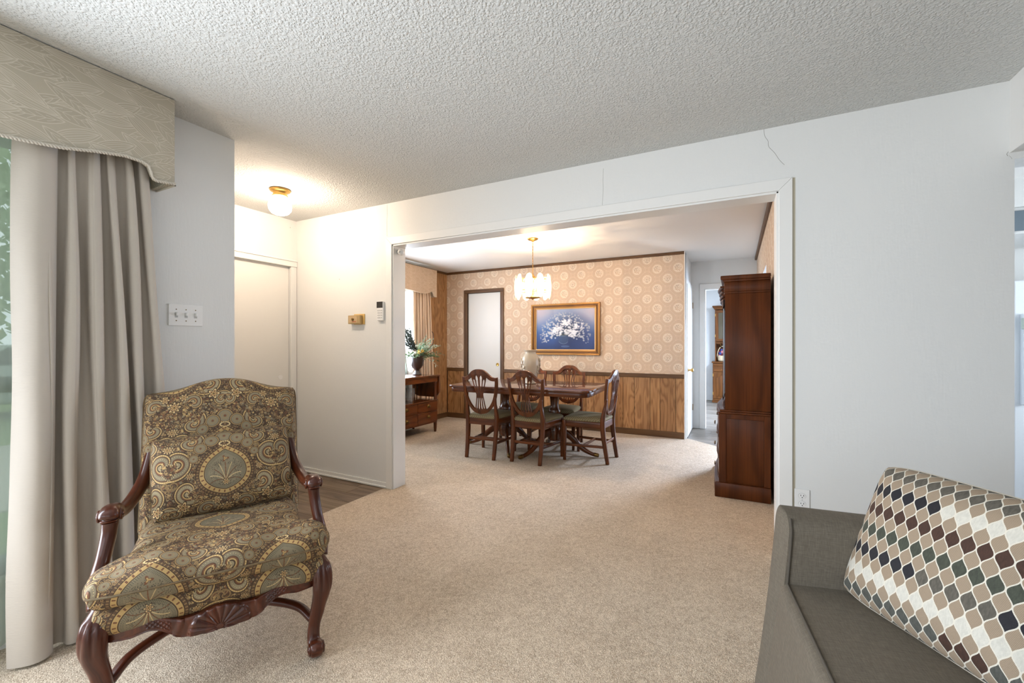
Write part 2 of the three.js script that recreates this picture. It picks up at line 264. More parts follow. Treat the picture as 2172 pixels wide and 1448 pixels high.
// cornice fabric: tone-on-tone leaves
function leafTex(bg, line, soft) {
  return canvasTex(1024, 1024, (c, w) => {
    c.fillStyle = bg; c.fillRect(0, 0, w, w);
    for (let i = 0; i < 16000; i++) { c.fillStyle = i % 2 ? soft : bg; c.globalAlpha = 0.35; c.fillRect(hash(i, 1, 14) * w, hash(i, 2, 14) * w, 9, 1.4); } c.globalAlpha = 1;
    const leaf = (x, y, a, L, B, kind) => {
      for (const ox of [-w, 0, w]) for (const oy of [-w, 0, w]) {
        if (x + ox < -L || x + ox > w + L || y + oy < -L || y + oy > w + L) continue;
        c.save(); c.translate(x + ox, y + oy); c.rotate(a); c.fillStyle = kind % 2 ? bg : soft; c.strokeStyle = line; c.lineWidth = 4;
        c.beginPath(); c.moveTo(0, 0); c.bezierCurveTo(L * 0.25, -B, L * 0.7, -B, L, 0); c.bezierCurveTo(L * 0.7, B, L * 0.25, B, 0, 0); c.fill(); c.stroke();
        c.lineWidth = 2.6; c.beginPath(); c.moveTo(0, 0); c.lineTo(L, 0); c.stroke();
        if (kind % 3 === 0) for (let k = 1; k < 6; k++) { const q = k / 6.5 * L; for (const s of [-1, 1]) { c.beginPath(); c.moveTo(q, 0); c.quadraticCurveTo(q + L * 0.08, s * B * 0.3, q + L * 0.15, s * B * 0.55 * Math.sin(Math.PI * (k / 6.5 + 0.08))); c.stroke(); } }
        else for (const s of [-0.7, -0.4, 0.4, 0.7]) { c.beginPath(); c.moveTo(L * 0.06, 0); c.quadraticCurveTo(L * 0.5, s * B * 1.45, L * 0.94, 0); c.stroke(); }
        c.restore();
      }
    };
    let k = 0;
    for (let row = 0; row < 16; row++) for (let col = 0; col < 6; col++) { const a = (row % 2 ? Math.PI : 0) + (hash(row, col, 2) - 0.5) * 0.7 + (row % 2 ? -0.35 : 0.35); leaf(col * 171 + (row % 2) * 90 + hash(col, row, 4) * 40, row * 64 + hash(col, row, 5) * 24, a, 250, 40 + 12 * hash(row, col, 6), k++); }
  });
}
const corniceFabric = std({ map: tiled(leafTex('#aea593', '#c1b9a8', '#aaa18f'), 0.75, 0.75), roughness: 0.8 });
const diningCorniceFabric = std({ map: tiled(leafTex('#c6ac90', '#d6c0a8', '#c0a588'), 0.6, 0.6), roughness: 0.8 });
const drapeBump = tiled(dataTex(256, 256, (u, v) => { const k = 255 * fbm(u, v, 12, 120, 9, 2); return [k, k, k]; }, false), 0.15, 0.15);
const drapeMat = phys({ color: '#b5aca0', roughness: 0.6, sheen: 0.4, sheenColor: new THREE.Color('#fff6ea'), sheenRoughness: 0.4, bumpMap: drapeBump, bumpScale: 0.0003, side: THREE.DoubleSide });
const diningDrapeMat = phys({ color: '#dcc1a4', roughness: 0.6, sheen: 0.3, sheenColor: new THREE.Color('#fff0e0'), side: THREE.DoubleSide });
const liningMat = phys({ color: '#e4e4e0', roughness: 0.9, transmission: 0.3, thickness: 0, side: THREE.DoubleSide });
const sheerMat = phys({ color: '#e6efe9', roughness: 0.66, transmission: 0.72, thickness: 0, ior: 1.05, side: THREE.DoubleSide });
const ropeMat = std({ color: '#c9c1b3', roughness: 0.75 });
// armchair paisley
const paisleyTex = tiled(canvasTex(2048, 2048, (c, w) => {
  const DK = '#41301f', SG = '#786c54', SL = '#877a5e', GD = '#a88a57', GL = '#c4aa78', RU = '#6a452b', BR = '#57402a', TN = '#8b7049';
  c.fillStyle = DK; c.fillRect(0, 0, w, w);
  const wrap = (fn) => { for (const ox of [-w, 0, w]) for (const oy of [-w, 0, w]) { c.save(); c.translate(ox, oy); fn(); c.restore(); } };
  // dense ground of rings, buds and specks
  for (let i = 0; i < 16000; i++) { const x = hash(i, 1, 9) * w, y = hash(i, 2, 9) * w, r = 3 + 11 * hash(i, 3, 9); c.strokeStyle = [GD, RU, SG, BR, TN][i % 5]; c.fillStyle = [RU, BR, TN, SG, GD][i % 5]; c.lineWidth = 3.5; c.beginPath(); c.arc(x, y, r, 0, 7); if (i % 3) c.stroke(); else c.fill(); }
  const beads = (pts, r, col) => { c.fillStyle = col; for (const [x, y] of pts) { c.beginPath(); c.arc(x, y, r, 0, 7); c.fill(); } };
  const star = (x, y, r, n, lo) => { c.beginPath(); for (let k = 0; k <= n * 8; k++) { const t = k / (n * 8) * Math.PI * 2, q = r * (1 - lo + lo * Math.cos(t * n)); c.lineTo(x + q * Math.cos(t), y + q * Math.sin(t)); } c.fill(); };
  const flower = (x, y, r, n) => { c.fillStyle = DK; star(x, y, r * 1.25, n, 0.26); c.fillStyle = GL; star(x, y, r, n, 0.28); c.fillStyle = RU; star(x, y, r * 0.72, n, 0.3); c.fillStyle = GD; star(x, y, r * 0.42, n, 0.3); c.fillStyle = DK; c.beginPath(); c.arc(x, y, r * 0.14, 0, 7); c.fill(); };
  const comma = (x, y, s, a, flip, body = SG) => {                          // a paisley drop with nested outlines
    c.save(); c.translate(x, y); c.rotate(a); c.scale(flip ? -s : s, s);
    const path = (k) => { c.beginPath(); c.moveTo(0, 130 * k); c.bezierCurveTo(-105 * k, 95 * k, -110 * k, -45 * k, -24 * k, -80 * k); c.bezierCurveTo(46 * k, -108 * k, 106 * k, -58 * k, 76 * k, -2 * k); c.bezierCurveTo(56 * k, 30 * k, 14 * k, 10 * k, 28 * k, -18 * k); c.bezierCurveTo(-4 * k, -10 * k, -38 * k, 56 * k, 0, 130 * k); };
    for (const [k, col] of [[1.2, DK], [1.1, GD], [0.99, BR], [0.88, body], [0.56, DK], [0.52, RU], [0.40, GD], [0.30, DK], [0.2, SL]]) { c.fillStyle = col; path(k); c.fill(); }
    c.lineWidth = 8; c.strokeStyle = GL; c.setLineDash([4, 12]); path(1.045); c.stroke(); c.lineWidth = 4; path(0.74); c.stroke(); c.setLineDash([]);
    c.restore();
  };
  const scallop = (x, y, r) => { for (const [k, col] of [[1.22, DK], [1.1, GD], [0.97, BR], [0.9, SG], [0.5, TN], [0.42, SG], [0.2, RU]]) { c.fillStyle = col; c.beginPath(); c.arc(x, y, r * k, 0, 7); c.fill(); } c.lineWidth = 5; c.strokeStyle = DK; c.setLineDash([4, 8]); c.beginPath(); c.arc(x, y, r * 1.02, 0, 7); c.stroke(); c.setLineDash([]); };
  const scroll = (x, y, s, a, flip) => { c.save(); c.translate(x, y); c.rotate(a); c.scale(flip ? -s : s, s); for (const [lw, col] of [[26, DK], [17, GD], [7, BR]]) { c.strokeStyle = col; c.lineWidth = lw; c.lineCap = 'round'; c.beginPath(); for (let k = 0; k <= 60; k++) { const t = k / 60 * 8.2, r = 12 + 11 * t; c.lineTo(r * Math.cos(t), r * Math.sin(t) * 1.1); } c.stroke(); } c.restore(); };
  const medallion = (x, y) => {
    const path = (k) => { c.beginPath(); c.moveTo(x, y - 215 * k); c.bezierCurveTo(x + 60 * k, y - 165 * k, x + 185 * k, y - 120 * k, x + 188 * k, y + 30 * k); c.bezierCurveTo(x + 188 * k, y + 130 * k, x + 80 * k, y + 195 * k, x, y + 205 * k); c.bezierCurveTo(x - 80 * k, y + 195 * k, x - 188 * k, y + 130 * k, x - 188 * k, y + 30 * k); c.bezierCurveTo(x - 185 * k, y - 120 * k, x - 60 * k, y - 165 * k, x, y - 215 * k); };
    for (const [k, col] of [[1.50, DK], [1.46, BR], [1.34, DK], [1.30, GD], [1.08, DK], [1.04, SG]]) { c.fillStyle = col; path(k); c.fill(); }
    c.lineWidth = 26; c.strokeStyle = RU; c.setLineDash([14, 38]); path(1.19); c.stroke(); c.lineWidth = 20; c.strokeStyle = TN; c.setLineDash([8, 22]); path(1.40); c.stroke();
    c.lineWidth = 14; c.strokeStyle = '#54503f'; c.setLineDash([5, 9]); path(0.97); c.stroke(); c.lineWidth = 10; path(0.89); c.stroke(); c.setLineDash([]);
    for (let i = 0; i < 420; i++) { const a = hash(i, 5, 3) * 6.283, q = Math.sqrt(hash(i, 6, 3)); if (q < 0.5) continue; c.fillStyle = i % 3 ? '#565140' : '#43382a'; c.fillRect(x + 160 * q * Math.cos(a), y + 20 + 150 * q * Math.sin(a), 7, 6); }
    for (let s = -4; s <= 4; s++) { const a = -Math.PI / 2 + s * 0.27, pts = []; for (let k = 2; k < 17; k++) { const q = k * 13, b = a + s * 0.05 * k / 6; pts.push([x + q * 0.72 * Math.cos(b), y + 130 + q * Math.sin(b)]); } if (s % 2) beads(pts, 4.6, GL); else { c.strokeStyle = s ? BR : RU; c.lineWidth = 7; c.beginPath(); pts.forEach((p, k) => (k ? c.lineTo(...p) : c.moveTo(...p))); c.stroke(); beads(pts.filter((_, k) => k % 3 === 0), 6, RU); } }
    flower(x, y + 140, 34, 6); c.fillStyle = RU; star(x, y - 120, 40, 3, 0.4); c.fillStyle = GD; star(x, y - 120, 22, 3, 0.4);
  };
  const motif = (x, y) => {                                                  // one repeat; two of them, a half drop apart, fill the cloth
    for (const s of [-1, 1]) {
      comma(x + s * 430, y - 120, 1.35, s * -0.5, s < 0); comma(x + s * 360, y + 210, 1.2, s * 0.9, s > 0, SL); comma(x + s * 185, y + 395, 0.95, s * 1.5, s < 0); comma(x + s * 300, y - 350, 1.0, s * 2.5, s > 0); comma(x + s * 470, y + 395, 0.8, s * -2.2, s > 0, SL);
      scroll(x + s * 290, y - 215, 0.62, s * 0.6, s < 0); scroll(x + s * 265, y + 330, 0.5, s * 2.1, s > 0); scroll(x + s * 480, y + 90, 0.55, s * -1.2, s > 0);
    }
    medallion(x, y);
    for (const [dx, dy, r] of [[0, -400, 76], [-125, -352, 66], [125, -352, 66], [-226, -268, 54], [226, -268, 54], [-290, -160, 40], [290, -160, 40]]) scallop(x + dx, y + dy, r);
    beads(Array.from({ length: 14 }, (_, k) => [x + 50 * Math.cos(k / 14 * 6.283), y - 296 + 26 * Math.sin(k / 14 * 6.283)]), 8, GL);
    for (const s of [-1, 1]) { flower(x + s * 395, y + 340, 62, 5); flower(x + s * 500, y - 300, 44, 8); flower(x + s * 92, y + 330, 44, 6); flower(x + s * 330, y + 20, 36, 8); }
    flower(x, y + 430, 66, 8);
  };
  wrap(() => motif(512, 1024)); wrap(() => motif(1536, 1024)); wrap(() => motif(0, 0)); wrap(() => motif(1024, 0));
}), 0.80, 0.80);
const weaveBump = tiled(dataTex(256, 256, (u, v) => { const k = 255 * (0.5 * fbm(u, v, 100, 100, 9, 2) + 0.5 * fbm(u, v, 16, 16, 19, 3)); return [k, k, k]; }, false), 0.12, 0.12);
const paisley = std({ map: paisleyTex, roughness: 0.85, bumpMap: weaveBump, bumpScale: 0.0012 });
// sofa cloth
const sofaTex = tiled(dataTex(512, 512, (u, v) => { const t = clamp(0.5 + (fbm(u, v, 128, 10, 3, 2) - 0.5) * 0.9 + (fbm(u, v, 10, 128, 6, 2) - 0.5) * 0.9); return mix3(hex('#564f44'), hex('#6c6457'), t); }), 0.15, 0.15);
const sofaCloth = std({ map: sofaTex, roughness: 0.9, bumpMap: weaveBump, bumpScale: 0.0006 });
const sofaWelt = std({ color: '#4c463d', roughness: 0.9 });
// throw pillow: rows of ogee leaves on tan ribbing
const OCW = 0.0172, ORH = 0.031;
const ogeeTex = tiled(dataTex(1024, 1024, (u, v) => {
  const cw = OCW, rh = ORH, x = u * cw * 24, y = v * rh * 16;
  const rows = ['green', 'brown', 'black', 'gray', 'gray', 'slate', 'white', 'dark'];
  const pal = { gray: '#524e45', black: '#15141a', brown: '#3c261b', green: '#3b3f34', dark: '#1b1a20', white: '#bdbaaf', slate: '#494a44' };
  const A = cw * 0.48, line = 0.0013, ph = Math.PI * y / rh;
  // wavy boundary q at (q + .5) cw + (-1)^q A cos(ph)
  const k = Math.floor(x / cw - 0.5) - 1; let best = 1, cell = k;
  for (let q = k; q <= k + 3; q++) { const b = (q + 0.5) * cw + (((q % 2) + 2) % 2 ? -1 : 1) * A * Math.cos(ph), slope = A * Math.sin(ph) * Math.PI / rh, d = Math.abs(x - b) / Math.sqrt(1 + slope * slope); if (d < best) best = d; if (x > b) cell = q + 1; }
  if (best < line) return hex('#c9c4b6');
  const odd = ((cell % 2) + 2) % 2;
  if (odd) { const s = 0.5 + 0.5 * Math.sin((x * 0.35 + y) * 2 * Math.PI / 0.0032); return mix3(hex('#746452'), hex('#a4937d'), s * 0.8 + 0.2 * hash(Math.floor(u * 1024), Math.floor(v * 1024), 2)); }
  const row = ((Math.round(y / (2 * rh)) % 8) + 8) % 8, col = (((cell / 2) % 12) + 12) % 12; let name = rows[row];
  if (name === 'black' && col < 5) name = 'white'; if (name === 'dark' && col < 5) name = 'gray'; if (name === 'slate' && col > 1 && col < 5) name = 'brown';
  const g = name === 'white' ? 0.95 + 0.1 * fbm(u, v, 160, 60, 5, 2) : 0.85 + 0.3 * fbm(u, v, 160, 60, 5, 2), p = hex(pal[name]); return [p[0] * g, p[1] * g, p[2] * g];
}), OCW * 24, ORH * 16);
const ogee = std({ map: ogeeTex, roughness: 0.85, bumpMap: weaveBump, bumpScale: 0.0008 });
// dining seat cloth: small diagonal lattice
const seatTex = tiled(dataTex(256, 256, (u, v) => { const a = Math.abs(Math.sin((u + v) * Math.PI * 4)), b = Math.abs(Math.sin((u - v) * Math.PI * 4)), t = clamp(0.25 + 0.6 * Math.max(1 - a * 2.2, 1 - b * 2.2) + 0.3 * (fbm(u, v, 64, 64, 7, 2) - 0.5)); return mix3(hex('#6e6247'), hex('#b1a279'), t); }), 0.10, 0.10);
const seatCloth = std({ map: seatTex, roughness: 0.85 });
// metals, glass, plastics
const brass = std({ color: '#c39a55', metalness: 1, roughness: 0.28 });
const oldBrass = std({ color: '#7d6238', metalness: 1, roughness: 0.4 });
const goldFrame = std({ color: '#a9793f', metalness: 0.55, roughness: 0.42 });
const goldLight = std({ color: '#cfa873', metalness: 0.35, roughness: 0.45 });
const plasticWhite = std({ color: '#e6e5e2', roughness: 0.4 });
const plasticGrey = std({ color: '#b9b9b6', roughness: 0.5 });
const darkPlastic = std({ color: '#2a2725', roughness: 0.35 });
const slotDark = std({ color: '#26241f', roughness: 0.8 });
const clearGlass = phys({ color: '#ffffff', transmission: 1, roughness: 0.02, thickness: 0, ior: 1.5 });
const crystal = phys({ color: '#f4f6f6', transmission: 0.9, roughness: 0.05, thickness: 0, ior: 1.5, side: THREE.DoubleSide });
const aluminium = std({ color: '#8d9190', metalness: 0.7, roughness: 0.4 });
const windowFrameMat = std({ color: '#6f7672', roughness: 0.5 });
// ---------------------------------------------------------------- the setting
const CH = 2.44, zM = -2.80, zMb = -2.94, zB = -6.01, zH = -6.87, xW = -2.6345, zF = -1.5175, xC = -3.837, xL = -4.347, xR = 0.276, xRb = 0.396, xRet = -0.575;
const oL = -2.589, oR = 0.216, oH = 2.08, xE = 1.134, zFar = -10.45, xFar = 3.3, zRear = 3.2;

// floors
const carpetFloor = struct('floor', (() => {
  const living = box(-2.67, xFar, -0.12, 0, zM - 0.0, zRear), door = box(oL, oR, -0.12, 0, zMb, zM);
  const s = poly([[xL, -zMb], [xR, -zMb], [xR, 5.36], [-0.555, 6.075], [-0.575, 6.01], [xL, 6.01]]);
  const g = new THREE.ExtrudeGeometry(s, { depth: 0.12, bevelEnabled: false }); g.rotateX(-Math.PI / 2); g.translate(0, -0.12, 0);
  return merge([living, door, boxUV(g)]);
})(), carpet);
carpetFloor.userData.label = 'beige cut pile carpet';
function plankFloor(name, x0, x1, z0, z1, mats, L, W, inside = null) {
  const base = struct(name, box(x0, x1, -0.13, -0.010, z0, z1), std({ color: '#3b3026', roughness: 0.9 }));
  let r = 0;
  for (let z = z1; z > z0 + 0.01; z -= W, r++) {
    const za = Math.max(z0, z - W), off = hash(r, 5, 8) * L;
    for (let x = x0 - off, k = 0; x < x1; x += L, k++) {
      const a = Math.max(x0, x), b = Math.min(x1, x + L); if (b - a < 0.03) continue;
      if (inside && !inside((a + b) / 2, (z + za) / 2, a, b, za, z)) continue;
      mesh('plank', box(a + 0.0012, b - 0.0012, -0.012, -0.003, za + 0.0012, z - 0.0012, 0.0015, 'x', rnd(), rnd()), mats[(r * 2 + k) % 3], base);
    }
  }
  return base;
}
const foyerFloor = plankFloor('floor_foyer', -3.97, -2.67, zM, zF + 0.02, plankMats, 1.1, 0.152);
const hallFloor = plankFloor('floor_hall', -1.6, xFar, zFar, zMb, greyPlankMats, 1.2, 0.18, (x, z, a, b, za, zb) => (z < -5.3 ? b > -0.58 || z < -7.1 : a > xRb - 0.02) && x < 1.6);
// the hall floor's far corner under the carpet is covered by the carpet slab, which is a few millimetres higher

// ceilings
struct('ceiling', box(-3.99, xFar, CH, CH + 0.15, zM, zRear), popcorn);
struct('ceiling_dining', box(xL - 0.14, xR, CH, CH + 0.15, zH - 0.12, zM - 0.0), smoothCeiling);
struct('ceiling_kitchen', merge([box(xR, xFar, CH, CH + 0.15, zH - 0.12, zM), box(-1.6, xFar, CH, CH + 0.15, zFar, zH - 0.12)]), smoothCeiling);

// the wall between living and dining room, with its cased opening and a second opening to the kitchen
const wallFront = struct('wall_front', wallGeo('x', -3.99, xFar, 0, CH, zMb, zM, [[oL, oR, -1, oH], [xE, 2.25, -1, 2.079]]), wallPaint);
{ // cracks in the plaster
  const crackMat = std({ color: '#8b8880', roughness: 1 });
  const crack = (pts, r) => mesh('crack', ring(pts.map(([x, y]) => [x, y, zM]), r, 4, 60, false), crackMat, wallFront);
  crack([[0.145, 2.44], [0.150, 2.40], [0.165, 2.37], [0.168, 2.34], [0.195, 2.30], [0.222, 2.25], [0.243, 2.222]], 0.0009);
  crack([[-0.768, 2.39], [-0.771, 2.32], [-0.770, 2.25], [-0.776, 2.15]], 0.0007);
  crack([[-2.653, 2.435], [-2.651, 2.36], [-2.655, 2.28], [-2.653, 2.16]], 0.0010);
  crack([[1.114, 2.116], [1.109, 2.106], [1.112, 2.097]], 0.0009); crack([[1.116, 2.098], [1.121, 2.092], [1.126, 2.080]], 0.0005);
}
{ // casing and jamb of the wide opening
  const cw = 0.0635, ct = 0.016, z0 = zM, z1 = zM + ct;
  const piece = (pts) => { const g = extrude(poly(pts), ct, 0.003); g.translate(0, 0, z0); return boxUV(g); };
  const t = struct('trim_1', piece([[oL - cw, 0], [oL, 0], [oL, oH], [oL - cw, oH + cw]]), trimPaint);
  mesh('casing', piece([[oR, 0], [oR + cw, 0], [oR + cw, oH + cw], [oR, oH]]), trimPaint, t);
  mesh('casing', piece([[oL - cw, oH + cw], [oL, oH], [oR, oH], [oR + cw, oH + cw]]), trimPaint, t);
  mesh('old_paint_edge', box(oR + cw, oR + cw + 0.014, 0, oH + cw, zM, zM + 0.0012), std({ color: '#cbc4af', roughness: 0.6 }), t);
  mesh('jamb', box(oL - 0.001, oL + 0.012, 0, oH, zMb - 0.004, zM + 0.005, 0.002), trimPaint, t);
  mesh('jamb', box(oR - 0.012, oR + 0.001, 0, oH, zMb - 0.004, zM + 0.005, 0.002), trimPaint, t);
  mesh('jamb', box(oL, oR, oH - 0.012, oH + 0.001, zMb - 0.004, zM + 0.005, 0.002), trimPaint, t);
}
const bb = struct('baseboard_front', merge([box(xC, oL - 0.0635, 0, 0.046, zM, zM + 0.011, 0.003), box(xC, oL - 0.0635, 0, 0.016, zM + 0.008, zM + 0.02, 0.004)]), trimPaint);
struct('baseboard_right', box(oR + 0.066, xE, 0, 0.06, zM, zM + 0.012, 0.003), trimPaint);

// window wall of the living room
const wz0 = -0.98, wz1 = 1.52, wy0 = 0.30, wy1 = 2.17;
struct('wall_left', wallGeo('z', zF, zRear, 0, CH, xW - 0.14, xW, [[wz0, wz1, wy0, wy1]]), wallPaint);
const winL = struct('window_1', merge([box(xW - 0.10, xW - 0.03, wy0, wy0 + 0.05, wz0, wz1), box(xW - 0.10, xW - 0.03, wy1 - 0.05, wy1, wz0, wz1), box(xW - 0.10, xW - 0.03, wy0, wy1, wz0, wz0 + 0.05), box(xW - 0.10, xW - 0.03, wy0, wy1, wz1 - 0.05, wz1), box(xW - 0.10, xW - 0.03, wy0, wy1, 0.24, 0.30)]), windowFrameMat);
mesh('meeting_rail', box(xW - 0.095, xW - 0.035, 1.035, 1.10, wz0, wz1, 0.004), windowFrameMat, winL);
for (const [a, b] of [[wz0 + 0.05, 0.24], [0.30, wz1 - 0.05]]) for (const [c, d] of [[wy0 + 0.05, 1.035], [1.10, wy1 - 0.05]]) mesh('pane', box(xW - 0.068, xW - 0.064, c, d, a, b), clearGlass, winL);
mesh('window_sill', box(xW - 0.14, xW + 0.02, wy0 - 0.03, wy0, wz0 - 0.03, wz1 + 0.03, 0.004), trimPaint, winL);

// entry: outer wall with front door side, closet wall, closet
struct('wall_entry', wallGeo('x', xC - 0.13, xW - 0.14, 0, CH, zF, zF + 0.14, []), wallPaint);
const closetDepth = 0.62;
const wallCloset = struct('wall_closet', merge([wallGeo('z', zM, zF, 0, CH, xC - 0.12, xC, [[-2.738, zF - 0.03, -1, 1.985]]), box(xC - closetDepth - 0.1, xC - closetDepth, 0, CH, zM, zF + 0.14), box(xC - closetDepth, xC - 0.12, CH - 0.02, CH, zM, zF), box(xC - closetDepth, xC - 0.12, 0, CH, zF, zF + 0.12), box(xC - closetDepth, xC - 0.12, 0, CH, zM - 0.1, zM), box(xC - closetDepth, xC - 0.12, -0.1, 0, zM, zF)]), wallPaint);
{
  const h = struct('trim_2', box(xC, xC + 0.02, 1.985, 2.05, zM + 0.002, zF - 0.005, 0.004), trimPaint);
  mesh('casing', box(xC, xC + 0.014, 0, 1.985, zM + 0.004, -2.738, 0.003), trimPaint, h);
  mesh('header_lip', box(xC + 0.004, xC + 0.028, 2.035, 2.052, zM + 0.002, zF - 0.005, 0.004), trimPaint, h);
  const d = struct('door_1', box(xC - 0.058, xC - 0.022, 0.012, 2.0, -2.736, -2.05, 0.003), doorPaint);
  mesh('door_pull', at(lathe([[0, 0.0012], [0.016, 0.0012], [0.020, 0.003], [0.022, 0.003], [0.022, 0]], 28).rotateZ(-Math.PI / 2), xC - 0.022, 0.917, -2.649), plasticWhite, d);
  struct('door_2', box(xC - 0.115, xC - 0.08, 0.012, 2.0, -2.12, zF - 0.03, 0.003), doorPaint);
}
struct('baseboard_left', merge([box(xW, xW + 0.012, 0, 0.06, zF, wz0 - 0.6 + 0.5, 0.003)]), trimPaint);
mesh('nail', at(new THREE.SphereGeometry(0.003, 8, 6), -3.233, 1.831, zM), oldBrass, wallFront);
mesh('nail', at(new THREE.SphereGeometry(0.003, 8, 6), xC, 2.365, -2.735), oldBrass, wallCloset);

// dining room: back wall with wallpaper, wainscot boards, rails, pantry door
const pd0 = -3.929, pd1 = -3.305, pdH = 2.068;
const wallBack = struct('wall_back', wallGeo('x', xL - 0.14, xRet, 0, CH, zB - 0.12, zB, [[pd0, pd1, -1, pdH]]), panelBack);
mesh('wallpaper', wallGeo('x', xL, xRet, 0.80, CH, zB, zB + 0.002, [[pd0, pd1, -1, pdH]]), wallpaper, wallBack);
const wp = [0.207, 0.152, 0.103, 0.156, 0.158, 0.11, 0.198, 0.13];
function boards(parent, axis, a0, a1, y0, y1, f0, f1, skip = []) {
  let a = a1, k = 0;
  while (a > a0 + 0.005) {
    const w = wp[(k + 5) % wp.length], b = Math.max(a0, a - w); k++;
    const lo = b + 0.0022, hi = a - 0.0022; a = b;
    if (hi - lo < 0.02) continue;
    for (const [p, q] of skip.length ? cut(lo, hi, skip) : [[lo, hi]]) if (q - p > 0.012) mesh('board', axis === 'x' ? box(p, q, y0, y1, f0, f1, 0.0018, 'y', rnd() * 3, rnd() * 3) : box(f0, f1, y0, y1, p, q, 0.0018, 'y', rnd() * 3, rnd() * 3), panelMats[k % 4], parent);
  }
}
function cut(lo, hi, skip) { let s = [[lo, hi]]; for (const [p, q] of skip) s = s.flatMap(([a, b]) => [[a, Math.min(b, p)], [Math.max(a, q), b]].filter(([m, n]) => n > m)); return s; }
boards(wallBack, 'x', xL, xRet, 0.01, 0.80, zB, zB + 0.006, [[pd0 - 0.065, pd1 + 0.06]]);
mesh('chair_rail', merge([box(xL, pd0 - 0.065, 0.785, 0.838, zB, zB + 0.018, 0.006, 'x'), box(pd1 + 0.06, xRet, 0.785, 0.838, zB, zB + 0.018, 0.006, 'x')]), brownTrim, wallBack);
mesh('crown_moulding', box(xL, xRet, 2.402, 2.44, zB, zB + 0.022, 0.008, 'x'), brownTrim, wallBack);
mesh('skirting', merge([box(xL, pd0 - 0.065, 0, 0.082, zB + 0.004, zB + 0.018, 0.004, 'x'), box(pd1 + 0.06, xRet, 0, 0.082, zB + 0.004, zB + 0.018, 0.004, 'x')]), brownTrim, wallBack);
{
  const d = struct('door_3', box(pd0, pd1, 0.008, pdH - 0.004, zB - 0.06, zB - 0.022, 0.002), doorPaint);
  mesh('door_frame', merge([box(pd0 - 0.065, pd0, 0, pdH, zB - 0.01, zB + 0.022, 0.006), box(pd1, pd1 + 0.06, 0, pdH, zB - 0.01, zB + 0.022, 0.006), box(pd0 - 0.065, pd1 + 0.06, pdH, pdH + 0.055, zB - 0.01, zB + 0.022, 0.006, 'x')]), brownTrim, d);
  mesh('door_pull', at(lathe([[0, 0.001], [0.014, 0.001], [0.020, 0.005], [0.026, 0.005], [0.027, 0]], 28).rotateX(Math.PI / 2), -3.374, 0.906, zB - 0.022), brass, d);
}
// dining left wall: full-height boards, window
const dz0 = -5.22, dz1 = -3.68, dy0 = 0.82, dy1 = 2.02;
const wallDiningLeft = struct('wall_dining_left', wallGeo('z', zB, zMb, 0, CH, xL - 0.14, xL, [[dz0, dz1, dy0, dy1]]), panelBack);
boards(wallDiningLeft, 'z', zB + 0.006, dz0 - 0.02, 0.01, 2.42, xL, xL + 0.006);
mesh('crown_moulding', box(xL, xL + 0.022, 2.402, 2.44, zB + 0.022, zMb, 0.008, 'z'), brownTrim, wallDiningLeft);
mesh('skirting', box(xL + 0.004, xL + 0.018, 0, 0.082, zB + 0.018, zMb, 0.004, 'z'), brownTrim, wallDiningLeft);
const winD = struct('window_2', merge([box(xL - 0.09, xL - 0.03, dy0, dy0 + 0.05, dz0, dz1), box(xL - 0.09, xL - 0.03, dy1 - 0.05, dy1, dz0, dz1), box(xL - 0.09, xL - 0.03, dy0, dy1, dz0, dz0 + 0.05), box(xL - 0.09, xL - 0.03, dy0, dy1, dz1 - 0.05, dz1), box(xL - 0.09, xL - 0.03, 1.40, 1.45, dz0, dz1)]), windowFrameMat);
for (const [c, d] of [[dy0 + 0.05, 1.40], [1.45, dy1 - 0.05]]) mesh('pane', box(xL - 0.062, xL - 0.058, c, d, dz0 + 0.05, dz1 - 0.05), clearGlass, winD);

// dining right wall with the opening to the kitchen
const wallRight = struct('wall_right', wallGeo('z', zH - 0.12, zMb, 0, CH, xR, xRb, [[-6.45, -4.90, -1, 2.014]]), wallPaint);
mesh('wallpaper', wallGeo('z', zH, zMb, 0.0, CH, xR - 0.002, xR, [[-6.45, -4.90, -1, 2.014]]), wallpaper, wallRight);
mesh('crown_moulding', box(xR - 0.03, xR, 2.395, 2.44, zH, zMb, 0.010, 'z'), brownTrim, wallRight);
// short hall: return wall with a door, far wall with a doorway
struct('wall_hall_left', wallGeo('z', zH - 0.12, zB, 0, CH, xRet - 0.12, xRet, []), wallPaint);
struct('trim_4', box(xRet - 0.006, xRet + 0.004, 0, CH, zB - 0.02, zB + 0.0245, 0.002), trimPaint);
{
  const d = struct('door_4', box(xRet + 0.006, xRet + 0.026, 0.01, 2.03, -6.80, -6.08, 0.003), doorPaint);
  mesh('door_frame', merge([box(xRet, xRet + 0.018, 0, 2.035, -6.865, -6.805, 0.003), box(xRet, xRet + 0.018, 2.035, 2.09, -6.865, -6.02, 0.003), box(xRet, xRet + 0.018, 0, 2.035, -6.075, -6.02, 0.003)]), trimPaint, d);
  const k = mesh('knob', at(lathe([[0, 0], [0.026, 0], [0.026, 0.006], [0.010, 0.010], [0.010, 0.03], [0.022, 0.042], [0.026, 0.055], [0.018, 0.066], [0, 0.068]], 24).rotateZ(-Math.PI / 2), xRet + 0.026, 0.89, -6.15), brass, d);
  for (const y of [0.27, 1.75]) mesh('hinge', box(xRet + 0.02, xRet + 0.036, y, y + 0.09, -6.815, -6.795, 0.003), oldBrass, d);
}
const hd0 = -0.392, hd1 = 0.225, hdH = 2.038;
struct('wall_hall_back', wallGeo('x', xRet - 0.12, xR + 0.12, 0, CH, zH - 0.12, zH, [[hd0, hd1, -1, hdH]]), wallPaint);
